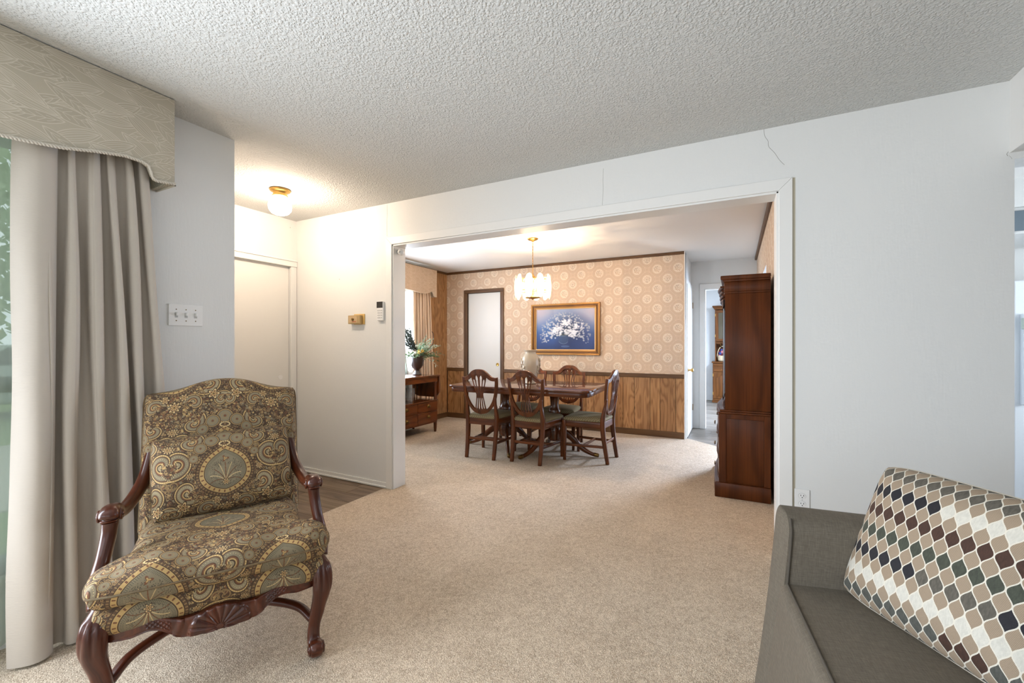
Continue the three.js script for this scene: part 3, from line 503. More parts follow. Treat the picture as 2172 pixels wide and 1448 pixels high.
{
  const t = struct('trim_3', box(hd0 - 0.063, hd0, 0, hdH + 0.07, zH, zH + 0.016, 0.004), trimPaint);
  mesh('casing', box(hd0 - 0.063, xR - 0.004, hdH, hdH + 0.07, zH, zH + 0.017, 0.004), trimPaint, t);
  mesh('casing', box(hd1, xR - 0.004, 0, hdH, zH, zH + 0.016, 0.004), trimPaint, t);
  mesh('jamb', merge([box(hd0 - 0.001, hd0 + 0.014, 0, hdH, zH - 0.125, zH + 0.004, 0.003), box(hd1 - 0.014, hd1 + 0.001, 0, hdH, zH - 0.125, zH + 0.004, 0.003), box(hd0, hd1, hdH - 0.014, hdH + 0.001, zH - 0.125, zH + 0.004, 0.003)]), trimPaint, t);
}
// breakfast room and kitchen beyond
const pdx0 = 1.35, pdx1 = 3.15;
struct('wall_far', wallGeo('x', -1.72, xFar + 0.12, 0, CH, zFar - 0.12, zFar, [[pdx0, pdx1, 0.03, 2.06]]), wallPaint);
struct('baseboard_far', box(-1.6, pdx0, 0, 0.09, zFar, zFar + 0.014, 0.003), trimPaint);
struct('wall_breakfast_left', box(-1.72, -1.6, 0, CH, zFar, zH - 0.12), wallPaint);
struct('wall_breakfast_front', box(-1.72, xRet - 0.12, 0, CH, zH - 0.24, zH - 0.12), wallPaint);
struct('wall_kitchen_right', wallGeo('z', zFar, zRear, 0, CH, xFar, xFar + 0.12, [[-4.35, -3.05, 1.0, 2.1]]), wallPaint);
const pat = struct('window_3', merge([box(pdx0, pdx1, 0.03, 0.08, zFar - 0.08, zFar - 0.03), box(pdx0, pdx1, 2.0, 2.06, zFar - 0.08, zFar - 0.03), box(pdx0, pdx0 + 0.06, 0.03, 2.06, zFar - 0.08, zFar - 0.03), box(pdx1 - 0.06, pdx1, 0.03, 2.06, zFar - 0.08, zFar - 0.03), box(2.22, 2.28, 0.03, 2.06, zFar - 0.08, zFar - 0.03)]), aluminium);
for (const [a, b] of [[pdx0 + 0.06, 2.22], [2.28, pdx1 - 0.06]]) mesh('pane', box(a, b, 0.08, 2.0, zFar - 0.058, zFar - 0.053), clearGlass, pat);
const kw = struct('window_4', merge([box(xFar + 0.03, xFar + 0.08, 1.0, 1.05, -4.35, -3.05), box(xFar + 0.03, xFar + 0.08, 2.05, 2.1, -4.35, -3.05), box(xFar + 0.03, xFar + 0.08, 1.0, 2.1, -4.35, -4.30), box(xFar + 0.03, xFar + 0.08, 1.0, 2.1, -3.10, -3.05)]), aluminium);
mesh('pane', box(xFar + 0.052, xFar + 0.057, 1.05, 2.05, -4.30, -3.10), clearGlass, kw);
// living room: beam and side wall on the right, rear wall behind the camera with its window
struct('wall_beam', merge([box(1.118, 1.24, 2.11, CH, zM, 0.7), box(1.118, 1.24, 0, CH, 0.7, zRear)]), wallPaint);
struct('wall_rear', wallGeo('x', xW - 0.14, xFar, 0, CH, zRear, zRear + 0.14, [[-1.85, 0.85, 0.85, 2.15]]), wallPaint);
const rw = struct('window_5', merge([box(-1.85, 0.85, 0.85, 0.90, zRear + 0.03, zRear + 0.1), box(-1.85, 0.85, 2.10, 2.15, zRear + 0.03, zRear + 0.1), box(-1.85, -1.80, 0.85, 2.15, zRear + 0.03, zRear + 0.1), box(0.80, 0.85, 0.85, 2.15, zRear + 0.03, zRear + 0.1), box(-0.53, -0.47, 0.85, 2.15, zRear + 0.03, zRear + 0.1)]), windowFrameMat);
for (const [a, b] of [[-1.8, -0.53], [-0.47, 0.8]]) mesh('pane', box(a, b, 0.9, 2.1, zRear + 0.063, zRear + 0.068), clearGlass, rw);

// outside: lawn, drive, clipped hedge, parked car (seen faintly through the sheer)
const grassTex = tiled(dataTex(256, 256, (u, v) => mix3(hex('#5d7040'), hex('#8fa165'), fbm(u, v, 40, 40, 3, 3))), 1.5, 1.5);
struct('ground_lawn', box(-40, 45, -0.5, -0.22, -45, 40), std({ map: grassTex, roughness: 1 }));
tag(mesh('driveway', box(-9.2, -5.6, -0.24, -0.20, -20, 14, 0.02), std({ color: '#b6b0a6', roughness: 0.95 })), 'pale concrete strip outside the living room window', 'driveway').userData.kind = 'structure';
{
  const car = thing('parked_car', 'pale parked car outside, seen through the sheer curtain', 'car', [-13.2, -0.2, -3.4], Math.PI / 2 + 0.1);
  const paint = phys({ color: '#c9ced2', roughness: 0.3, clearcoat: 0.8 });
  const body = extrude(poly([[-2.2, 0.28], [-2.25, 0.7], [-2.1, 0.92], [-1.35, 0.98], [-0.7, 1.42], [0.75, 1.44], [1.35, 1.0], [2.05, 0.86], [2.25, 0.65], [2.2, 0.28]]), 1.7, 0.08, 8, 3); body.translate(0, 0, -0.85);
  mesh('body', boxUV(body), paint, car);
  mesh('window_glass', boxUV(at(extrude(poly([[-1.05, 1.03], [-0.6, 1.36], [0.68, 1.38], [1.1, 1.03]]), 1.73, 0.01), 0, 0, -0.865)), std({ color: '#20282c', roughness: 0.1 }), car);
  for (const x of [-1.4, 1.4]) for (const z of [-0.8, 0.8]) mesh('wheel', at(lathe([[0, -0.1], [0.2, -0.1], [0.3, -0.08], [0.32, 0], [0.3, 0.08], [0.2, 0.1], [0, 0.1]], 24).rotateX(Math.PI / 2), x, 0.32, z), darkPlastic, car);
}
{ // a leafy tree outside the living room window
  const t = thing('garden_tree', 'leafy green tree on the lawn outside the living room window', 'tree', [-11.0, -0.22, -2.1]);
  mesh('trunk', sweep([[0, 0, 0], [0.05, 1.2, 0.04], [-0.05, 2.6, 0], [0.1, 4.0, 0.1]], [[0.16, 0.16], [0.12, 0.12], [0.1, 0.1], [0.05, 0.05]], { n: 14, seg: 10 }), std({ color: '#6b5a48', roughness: 0.95 }), t);
  const base = new THREE.BufferGeometry(); base.setAttribute('position', new THREE.Float32BufferAttribute([0, 0, 0, 0.07, 0.1, 0.01, 0, 0.22, 0, -0.07, 0.1, 0.01], 3)); base.setAttribute('uv', new THREE.Float32BufferAttribute(new Float32Array(8), 2)); base.setIndex([0, 1, 2, 0, 2, 3]); base.computeVertexNormals();
  for (let k = 0; k < 3; k++) {
    const list = []; for (let i = 0; i < 900; i++) { const a = rnd() * 6.283, b = Math.acos(rr(-1, 1)), q = Math.cbrt(rnd()), g = base.clone(); g.rotateX(rnd() * 6.28); g.rotateY(rnd() * 6.28); g.rotateZ(rnd() * 6.28); g.translate(2.3 * q * Math.sin(b) * Math.cos(a), 3.3 + 1.9 * q * Math.cos(b), 2.3 * q * Math.sin(b) * Math.sin(a)); list.push(g); }
    const f = mesh('foliage', merge(list), phys({ color: ['#a3b98a', '#b3c69b', '#95ad7b'][k], roughness: 0.8, transmission: 0.35, thickness: 0, side: THREE.DoubleSide }), t); f.userData.kind = 'stuff';
  }
}
// ---------------------------------------------------------------- living room: cornice, drapes, armchair, sofa
const xFrontVal = -2.45;
function corniceBottom(z) {              // height of the scalloped lower edge
  const k = [[-1.127, 2.022], [-1.05, 2.012], [-1.035, 2.020], [-1.028, 2.045], [-1.018, 2.072], [-0.99, 2.083], [-0.93, 2.085], [-0.83, 2.066], [-0.73, 2.040], [-0.63, 2.026], [-0.55, 2.018], [-0.3, 2.006], [0.2, 2.0]];
  const m = z > 0.2 ? 0.4 - z : z; let i = 0; while (i < k.length - 2 && k[i + 1][0] < m) i++;
  return lerp(k[i][1], k[i + 1][1], clamp((m - k[i][0]) / (k[i + 1][0] - k[i][0])));
}
{
  const v = thing('window_cornice', 'padded beige leaf patterned cornice box above the living room window', 'cornice', [0, 0, 0]);
  const zs = []; for (let z = -1.127; z <= 1.5271; z += 0.012) zs.push(z);
  const pts = [[1.127, CH - 0.004], [-1.527, CH - 0.004], ...zs.slice().reverse().map((z) => [-z, corniceBottom(z)])];
  const g = extrude(poly(pts), 0.024, 0.004); g.rotateY(Math.PI / 2); g.translate(xFrontVal - 0.024, 0, 0);
  mesh('front_board', crease(boxUV(g, 'y'), 0.5), corniceFabric, v);
  for (const z of [-1.127, 1.503]) mesh('end_board', box(xW, xFrontVal - 0.002, 2.018, CH - 0.004, z, z + 0.024, 0.004, 'y'), corniceFabric, v);
  const a = [], b = [], tw = 2 * Math.PI / 0.022; let s = 0, py = corniceBottom(zs[0]);
  const path = []; for (let z = -1.127; z <= 0.6; z += 0.0025) path.push([z, corniceBottom(z)]);
  path.forEach(([z, y], i) => { if (i) s += Math.hypot(z - path[i - 1][0], y - path[i - 1][1]); a.push([xFrontVal + 0.002 + 0.0035 * Math.cos(s * tw), y + 0.0035 * Math.sin(s * tw), z]); b.push([xFrontVal + 0.002 - 0.0035 * Math.cos(s * tw), y - 0.0035 * Math.sin(s * tw), z]); });
  mesh('cord_trim', merge([ring(a, 0.0042, 6, 1400, false), ring(b, 0.0042, 6, 1400, false)]), ropeMat, v);
  mesh('cord_trim', merge([ring(a, 0.0042, 6, 200, false)].map(() => ring([[xW + 0.004, 2.016, -1.127], [xFrontVal, 2.016, -1.127]], 0.005, 6, 40, false))), ropeMat, v);
}
function drape({ z0t, z1t, z0b, z1b, xt, xb, yt, yb, folds, amp, seed, tuck = 0, nT = 60, nS = 420, over = 0.35 }) {
  return gridGeo(nS, nT, (s, t) => {
    const y = lerp(yt, yb, t), spread = smooth(0, 0.5, t), W0 = lerp(z0t, z0b, Math.pow(t, 0.8)), W1 = lerp(z1t, z1b, Math.pow(t, 0.8));
    const ph = s * folds * 2 * Math.PI + 0.5 * Math.sin(s * 9 + seed) + 0.35 * Math.sin(t * 2.2 + s * 5 + seed), A = amp * (0.55 + 0.45 * spread) * (0.75 + 0.5 * hash(Math.floor(s * folds), 3, seed));
    const pitch = (W1 - W0) / folds;
    const zz = lerp(W0, W1, s) + over * pitch * Math.sin(2 * ph) * 0.55 + 0.006 * Math.sin(t * 7 + s * 20);
    const pinchTop = 1 - 0.35 * Math.exp(-t * 60);
    return [lerp(xt, xb, t) - tuck * (1 - s) * t + A * Math.cos(ph) * pinchTop + 0.004 * Math.sin(t * 11 + s * 31), y, zz];
  });
}
{
  const d = thing('drape_panel', 'long taupe pleated drape gathered at the living room window', 'drape', [0, 0, 0]);
  mesh('cloth', drape({ z0t: -1.035, z1t: -0.70, z0b: -1.12, z1b: -0.645, xt: -2.530, xb: -2.425, yt: 2.13, yb: 0.012, folds: 5.2, amp: 0.034, over: 0.16, seed: 4, tuck: 0.05 }), drapeMat, d);
  mesh('leading_edge', gridGeo(40, 60, (s, t) => { const zA = lerp(-0.735, -0.69, t), zB = lerp(-0.612, -0.572, t), bulge = Math.sin(Math.PI * Math.pow(s, 0.75)); return [lerp(-2.525, -2.420, t) + lerp(0.026, 0.042, t) * bulge - 0.02 * Math.pow(s, 6) + 0.003 * Math.sin(t * 24 + s * 3) * Math.pow(s, 2), lerp(2.13, 0.012, t), lerp(zA, zB, s) + 0.005 * Math.sin(t * 9) * s]; }, {}), drapeMat, d);
  const s = thing('sheer_curtain', 'thin pale green sheer hanging against the living room window', 'curtain', [0, 0, 0]);
  mesh('cloth', gridGeo(300, 4, (a, t) => { const z = lerp(-0.98, 1.5, a); return [-2.608 + 0.012 * Math.sin(z * 42) + 0.006 * Math.sin(z * 95 + 1), lerp(2.12, 0.03, t), z]; }), sheerMat, s);
}
// armchair
{
  const c = thing('armchair', 'wide carved wood armchair upholstered in brown and sage paisley', 'armchair', [-1.944, 0, -1.074], 1.044);
  const hw = (v) => lerp(0.292, 0.378, smooth(0.28, 0.62, v));
  const sc = at(cushion({ w: 0.74, d: 0.66, T: 0.125, r: 0.075, crown: 0.022, hw, n: 64, pinch: 0.07, wrinkle: 0.02, seed: 7, flipV: true, sag: (u, v) => -0.018 * Math.exp(-(u * u + (v + 0.3) * (v + 0.3)) * 2.5) + 0.01 * Math.sin(u * 9) * smooth(0.3, 0.9, v) }), 0, 0.427, 0.045);
  const cushionMesh = mesh('seat_cushion', sc, paisley, c);
  mesh('piping', at(ring(seamPath(0.74, 0.66, hw, 0.07, 120), 0.0045, 6, 300), 0, 0.427, 0.045), paisley, cushionMesh);
  mesh('seat_deck', at(cushion({ w: 0.70, d: 0.66, T: 0.115, r: 0.05, crown: 0, hw: (v) => lerp(0.30, 0.362, smooth(-0.2, 0.8, v)), n: 40, pinch: 0.05 }), 0, 0.335, 0.03), paisley, c);
  // raked, camel-topped back
  const bs = []; for (let i = 0; i <= 40; i++) { const u = -1 + i / 20; bs.push([u * 0.312, 0.60 + 0.062 * Math.exp(-Math.pow(Math.abs(u) / 0.55, 2.4)) - 0.012 * smooth(0.86, 1, Math.abs(u))]); }
  const back = new THREE.Group(); back.name = 'back'; back.position.set(0, 0.42, -0.215); back.rotation.x = -0.235; c.add(back);
  const bp = gridGeo(70, 70, (a, b) => {
    const u = Math.sin((a - 0.5) * Math.PI), v = 0.5 + 0.5 * Math.sin((b - 0.5) * Math.PI), top = 0.60 + 0.062 * Math.exp(-Math.pow(Math.abs(u) / 0.55, 2.4)), y = -0.03 + v * (top + 0.03);
    const d = Math.min((1 - Math.abs(u)) * 0.312, (1 - v) * 0.66), k = clamp(d / 0.035), e = Math.sqrt(1 - (1 - k) * (1 - k));
    return [u * 0.312 * (1 - 0.03 * Math.pow(v, 14)), y, -0.02 + 0.058 * e + 0.012 * (1 - u * u)];
  }, {});
  const bk = gridGeo(30, 30, (a, b) => { const u = Math.sin((a - 0.5) * Math.PI), v = 0.5 + 0.5 * Math.sin((b - 0.5) * Math.PI), top = 0.60 + 0.062 * Math.exp(-Math.pow(Math.abs(u) / 0.55, 2.4)), d = Math.min((1 - Math.abs(u)) * 0.312, (1 - v) * 0.66), k = clamp(d / 0.035), e = Math.sqrt(1 - (1 - k) * (1 - k)); return [u * 0.312 * (1 - 0.03 * Math.pow(v, 14)), -0.03 + v * (top + 0.03), -0.02 - 0.045 * e]; }, { flip: true });
  mesh('back_upholstery', merge([bp, bk]), paisley, back);
  mesh('piping', ring(Array.from({ length: 60 }, (_, i) => { const t = i / 59; if (t < 0.25) return [-0.312, lerp(0, 0.59, t / 0.25), -0.02]; if (t > 0.75) return [0.312, lerp(0.59, 0, (t - 0.75) / 0.25), -0.02]; const u = -1 + (t - 0.25) * 4; return [u * 0.309, 0.60 + 0.062 * Math.exp(-Math.pow(Math.abs(u) / 0.55, 2.4)) - 0.01 * smooth(0.9, 1, Math.abs(u)), -0.02]; }), 0.0045, 6, 220, false), paisley, back);
  // serpentine front apron with a carved shell and two lattice fields
  const ytop = (s) => 0.330 - 0.032 * (1 - s * s) + 0.012 * Math.cos(s * 3 * Math.PI) * (1 - s * s), ybot = (s) => ytop(s) - 0.052 - 0.034 * Math.exp(-Math.pow(s / 0.26, 2)) + 0.010 * Math.cos(s * 11) * smooth(0.25, 0.4, Math.abs(s)) * (1 - smooth(0.75, 1, Math.abs(s))) - 0.016 * smooth(0.8, 1, Math.abs(s));
  const apron = (off, carve) => gridGeo(carve ? 360 : 60, carve ? 48 : 4, (a, b) => {
    const s = -1 + 2 * a, y = lerp(ybot(s), ytop(s), b), x = 0.315 * s; let z = 0.318 + 0.045 * (1 - s * s) + off;
    if (carve) {
      z += 0.006 * Math.sqrt(Math.max(0, 1 - Math.pow(2 * b - 1, 4)));
      const dx = x, dy = y - (ybot(0) + 0.012), R = Math.hypot(dx, dy * 1.25), th = Math.atan2(dy, dx);
      if (R < 0.098 && dy > -0.012) z += (1 - smooth(0.085, 0.098, R)) * smooth(0.004, 0.02, R) * (0.0055 * Math.pow(Math.abs(Math.cos(th * 8)), 0.7) + 0.004);
      if (R < 0.012) z += 0.007 * Math.sqrt(1 - R * R / 0.000144);
      const q = Math.abs(s); if (q > 0.44 && q < 0.68 && b > 0.18 && b < 0.86) z += 0.004 * Math.max(0, Math.min(Math.abs(Math.sin((x + y) * Math.PI / 0.015)), Math.abs(Math.sin((x - y) * Math.PI / 0.015)))) * smooth(0.44, 0.46, q) * (1 - smooth(0.66, 0.68, q)) * smooth(0.18, 0.26, b) * (1 - smooth(0.78, 0.86, b));
      if (q > 0.33 && q < 0.43) z += 0.005 * Math.pow(Math.max(0, Math.sin((q - 0.33) / 0.1 * Math.PI + (b - 0.5) * 2)), 2);
      z += 0.004 * (1 - smooth(0.0, 0.13, b));
    }
    return [x, y, z];
  }, { flip: off < 0 });
  const ap = mesh('front_apron', merge([apron(0, true), apron(-0.026, false), gridGeo(60, 1, (a, b) => { const s = -1 + 2 * a; return [0.315 * s, ybot(s), 0.318 + 0.045 * (1 - s * s) - 0.026 * (1 - b)]; }), gridGeo(60, 1, (a, b) => { const s = -1 + 2 * a; return [0.315 * s, ytop(s), 0.318 + 0.045 * (1 - s * s) - 0.026 * (1 - b)]; }, { flip: true })]), carvedWood, c);
  for (const s of [-1, 1]) {
    mesh('side_rail', sweep([[s * 0.325, 0.30, 0.29], [s * 0.318, 0.29, 0.05], [s * 0.295, 0.30, -0.24]], [[0.014, 0.032], [0.014, 0.03], [0.014, 0.032]], { ref: [0, 1, 0], e: 3 }), carvedWood, c);
    const leg = mesh('front_leg', sweep([[s * 0.322, 0.365, 0.292], [s * 0.338, 0.318, 0.318], [s * 0.340, 0.255, 0.330], [s * 0.326, 0.17, 0.322], [s * 0.312, 0.10, 0.318], [s * 0.308, 0.055, 0.330], [s * 0.312, 0.030, 0.352]], [[0.030, 0.028], [0.036, 0.035], [0.033, 0.034], [0.026, 0.026], [0.022, 0.022], [0.023, 0.021], [0.026, 0.022]], { n: 90, seg: 64, ref: [0, 0, 1], e: 2.6 }), carvedWood, c);
    { // shell carved on the knee
      const q = leg.geometry.attributes.position; for (let i = 0; i < q.count; i++) { const x = q.getX(i), y = q.getY(i), z = q.getZ(i), cx = s * 0.337, cz = 0.318, a = Math.atan2(x - cx, z - cz), w = smooth(0.225, 0.27, y) * (1 - smooth(0.345, 0.36, y)) * smooth(-0.1, 0.35, Math.cos(a)), R = Math.hypot(x - cx, z - cz) || 1, o = 0.0048 * w * Math.pow(Math.abs(Math.sin(a * 5)), 0.6); q.setX(i, x + (x - cx) / R * o); q.setZ(i, z + (z - cz) / R * o); }
      leg.geometry.computeVertexNormals();
    }
    const scroll = [at(lathe([[0, -0.024], [0.022, -0.024], [0.030, -0.016], [0.031, 0], [0.030, 0.016], [0.022, 0.024], [0, 0.024]], 28).rotateZ(Math.PI / 2), s * 0.313, 0.034, 0.366)];
    for (const q of [-1, 1]) scroll.push(at(new THREE.TorusGeometry(0.018, 0.005, 8, 24).rotateY(Math.PI / 2), s * 0.313 + q * 0.024, 0.034, 0.366), at(new THREE.SphereGeometry(0.009, 12, 8), s * 0.313 + q * 0.024, 0.034, 0.366));
    mesh('scroll_foot', merge(scroll), carvedWood, leg);
    mesh('back_leg', sweep([[s * 0.285, 0.36, -0.25], [s * 0.288, 0.24, -0.27], [s * 0.290, 0.10, -0.30], [s * 0.292, 0.002, -0.345]], [[0.026, 0.028], [0.022, 0.024], [0.019, 0.02], [0.018, 0.02]], { e: 3 }), carvedWood, c);
    // arm: S-curve from the back to a scrolled knuckle, on a raked support
    const arm = mesh('arm', sweep([[s * 0.268, 0.790, -0.292], [s * 0.278, 0.715, -0.262], [s * 0.294, 0.640, -0.205], [s * 0.316, 0.594, -0.105], [s * 0.330, 0.592, 0.02], [s * 0.332, 0.632, 0.115], [s * 0.331, 0.634, 0.178], [s * 0.331, 0.605, 0.182]], [[0.018, 0.022], [0.021, 0.027], [0.022, 0.028], [0.022, 0.024], [0.023, 0.022], [0.028, 0.025], [0.029, 0.024], [0.021, 0.012]], { n: 70, seg: 18, ref: [0, 1, 0], e: 2.5 }), carvedWood, c);
    const volute = []; for (const q of [-1, 1]) volute.push(at(new THREE.TorusGeometry(0.017, 0.0045, 8, 22).rotateY(Math.PI / 2), s * 0.331 + q * 0.030, 0.628, 0.160), at(new THREE.SphereGeometry(0.008, 10, 8), s * 0.331 + q * 0.031, 0.628, 0.160));
    mesh('volute', merge(volute), carvedWood, arm);
    const sup = mesh('arm_support', sweep([[s * 0.331, 0.625, 0.150], [s * 0.336, 0.565, 0.150], [s * 0.346, 0.49, 0.168], [s * 0.358, 0.41, 0.205], [s * 0.352, 0.34, 0.245]], [[0.024, 0.024], [0.022, 0.024], [0.021, 0.026], [0.022, 0.032], [0.022, 0.03]], { n: 40, seg: 16, e: 2.8 }), carvedWood, c);
    const leafs = []; for (let k = 0; k < 5; k++) leafs.push(sweep([[s * (0.353 + k * 0.0025), 0.50 - k * 0.026, 0.150 + k * 0.014], [s * (0.364 + k * 0.0025), 0.475 - k * 0.026, 0.178 + k * 0.013], [s * (0.356 + k * 0.0025), 0.462 - k * 0.026, 0.205 + k * 0.012]], [[0.002, 0.003], [0.004, 0.006], [0.002, 0.003]], { n: 10, seg: 8 }));
    mesh('leaf_carving', merge(leafs), carvedWood, sup);
    // curved stretchers meeting at a centre knot
    mesh('stretcher', sweep([[s * 0.310, 0.118, 0.312], [s * 0.265, 0.150, 0.245], [s * 0.15, 0.158, 0.135], [s * 0.03, 0.150, 0.030], [0, 0.148, 0.0]], [[0.016, 0.013]], { n: 40, ref: [0, 1, 0], e: 4 }), carvedWood, c);
    mesh('stretcher', sweep([[s * 0.288, 0.118, -0.285], [s * 0.25, 0.150, -0.23], [s * 0.14, 0.158, -0.12], [s * 0.03, 0.150, -0.025], [0, 0.148, 0.0]], [[0.016, 0.013]], { n: 40, ref: [0, 1, 0], e: 4 }), carvedWood, c);
  }
  mesh('stretcher_knot', at(lathe([[0, -0.028], [0.014, -0.026], [0.026, -0.012], [0.030, 0], [0.026, 0.012], [0.016, 0.022], [0.008, 0.03], [0, 0.032]], 20), 0, 0.150, 0.0), carvedWood, c);
  mesh('back_rail', box(-0.29, 0.29, 0.30, 0.37, -0.275, -0.245, 0.008, 'x'), carvedWood, c);
  mesh('caster', at(new THREE.SphereGeometry(0.012, 12, 8), 0.29, 0.012, -0.345), carvedWood, c);
  // loose lumbar cushion
  const p = thing('lumbar_cushion', 'loose paisley cushion leaning on the backrest of the armchair', 'cushion', [-1.944, 0, -1.074], 1.044);
  const inner = new THREE.Group(); inner.name = 'cushion_body'; inner.position.set(0.004, 0.660, -0.150); inner.rotation.set(-0.30, 0.03, 0.045); p.add(inner);
  const lg = cushion({ w: 0.525, d: 0.345, T: 0.10, r: 0.08, crown: 0.022, n: 40, pinch: 0.035, wrinkle: 0.018, seed: 12, flipV: true }); lg.rotateX(Math.PI / 2);
  mesh('cover', lg, paisley, inner);
  const pp = ring(seamPath(0.525, 0.345, null, 0.035, 100), 0.004, 6, 240); pp.rotateX(Math.PI / 2); mesh('piping', pp, paisley, inner);
}
// sofa
{
  const so = thing('sofa', 'grey brown upholstered sofa with piped edges along the right side', 'sofa', [0.152, 0, -1.70], 0.115);
  const SL = 1.32, D = 0.86;
  // arm: slightly rolled outward, flared towards the floor
  const armShape = (z0, z1) => {
    const g = new RoundedBoxGeometry(D, 0.682, z1 - z0, 6, 0.035); g.translate(D / 2, 0.341, (z0 + z1) / 2); const p = g.attributes.position;
    for (let i = 0; i < p.count; i++) { const x = p.getX(i), y = p.getY(i), fr = smooth(0.25, 0, x); p.setX(i, x - fr * 0.075 * Math.pow(1 - y / 0.682, 1.3) + fr * 0.0); }
    g.computeVertexNormals(); return boxUV(g, 'y');
  };
  // finer arm: grid swept so that the flare is smooth
  const armGeo = (zi, zo) => {                                   // zi inner face, zo outer face
    const prof = (t) => { // section in z/y going from inner bottom over the top to outer bottom
      const w = Math.abs(zo - zi), sg = Math.sign(zo - zi), H = 0.660, r = 0.05;
      if (t < 0.4) return [zi, lerp(0.02, H - r, t / 0.4)];
      if (t < 0.62) { const a = (t - 0.4) / 0.22 * Math.PI; return [zi + sg * (w + 0.03) / 2 * (1 - Math.cos(a)), H - r + r * Math.sin(a)]; }
      return [zi + sg * (w + 0.03 * (1 - (t - 0.62) / 0.38)), lerp(H - r, 0.02, (t - 0.62) / 0.38)];
    };
    const flip = zo < zi;
    const side = gridGeo(28, 60, (a, b) => { const [z, y] = prof(b), x0 = -0.072 * Math.pow(1 - clamp(y / 0.68), 1.4); return [lerp(x0 + 0.012, D, a), y, z]; }, { flip: !flip });
    const xf = (y) => -0.072 * Math.pow(1 - clamp(y / 0.68), 1.4) + 0.012;
    const front = gridGeo(14, 60, (a, b) => { const [zA, y] = prof(b * 0.51), [zC] = prof(1 - (b < 0.784 ? (b / 0.784) * 0.38 : 0.38 + (b - 0.784) / 0.216 * 0.11)); return [xf(y) - 0.022 * Math.sin(a * Math.PI) * Math.sqrt(Math.max(0, 1 - Math.pow(b, 6))), y, lerp(zA, zC, a)]; }, { flip });
    return merge([side, front]);
  };
  mesh('arm', armGeo(0, -0.15), sofaCloth, so); mesh('arm', armGeo(SL, SL + 0.15), sofaCloth, so);
  // seat deck and cushion: front falls forward to the floor
  const seat = gridGeo(50, 50, (a, b) => {
    // b: from the floor at the front, over the rounded edge, to the back
    const z = lerp(0, SL, a); let x, y;
    if (b < 0.35) { const t = b / 0.35; y = lerp(0.02, 0.40, t); x = -0.072 * Math.pow(1 - y / 0.68, 1.4) + 0.0; }
    else if (b < 0.5) { const t = (b - 0.35) / 0.15 * Math.PI / 2; x = -0.0216 + 0.0281 * (1 - Math.cos(t)); y = 0.40 + 0.034 * Math.sin(t); }
    else { const t = (b - 0.5) / 0.5; x = lerp(0.0065, D - 0.16, t); y = 0.434 + 0.018 * Math.sin(Math.PI * Math.min(1, t * 1.3)) - 0.01 * t; }
    return [x, y, z];
  }, { flip: false });
  mesh('seat', seat, sofaCloth, so);
  const bkg = new RoundedBoxGeometry(0.24, 0.85, SL + 0.28, 5, 0.06); bkg.translate(D - 0.02, 0.44, SL / 2);
  mesh('backrest', boxUV(bkg, 'y'), sofaCloth, so);
  mesh('seat_welt', ring(Array.from({ length: 20 }, (_, i) => [0.004, 0.4345, lerp(0.0, SL, i / 19)]), 0.0042, 6, 60, false), sofaWelt, so);
  for (const z of [0.001, SL - 0.001]) mesh('arm_welt', ring([[0.004, 0.4345, z], [0.009, 0.50, z], [0.014, 0.57, z], [0.016, 0.612, z], [0.017, 0.648, z - Math.sign(z - 0.5) * -0.02]], 0.0042, 6, 60, false), sofaWelt, so);
  mesh('base_skirt', box(0.0, D, 0.0, 0.05, 0.0, SL, 0.01), sofaCloth, so);
  // patterned throw pillow in the corner of the sofa
  const e = V(0.565, 0, 0.825), nrm = V(-0.825, 0, 0.565), tilt = 0.40;
  const up = V(0, Math.cos(tilt), 0).addScaledVector(nrm, -Math.sin(tilt)), face = e.clone().cross(up);     // right-handed: e, up, face
  const pil = thing('throw_pillow', 'square throw pillow with rows of dark and white ogee leaves', 'pillow', [0.305, 0.448, -1.712]);
  const pw = 0.50, ph = 0.435;
  const pg = cushion({ w: pw, d: ph, T: 0.14, r: 0.16, crown: 0.012, n: 50, pinch: 0.06, wrinkle: 0.012, seed: 31, flipV: true }); pg.rotateX(Math.PI / 2);
  const m = new THREE.Matrix4().makeBasis(e, up, face); pg.applyMatrix4(m);
  const ctr = e.clone().multiplyScalar(pw / 2).addScaledVector(up, ph / 2); pg.translate(ctr.x, ctr.y, ctr.z);
  mesh('cover', pg, ogee, pil);
  const pr = ring(seamPath(pw, ph, null, 0.06, 100), 0.003, 6, 240); pr.rotateX(Math.PI / 2); pr.applyMatrix4(m); pr.translate(ctr.x, ctr.y, ctr.z);
  mesh('edge_seam', pr, std({ color: '#b9b2a2', roughness: 0.9 }), pil);
}
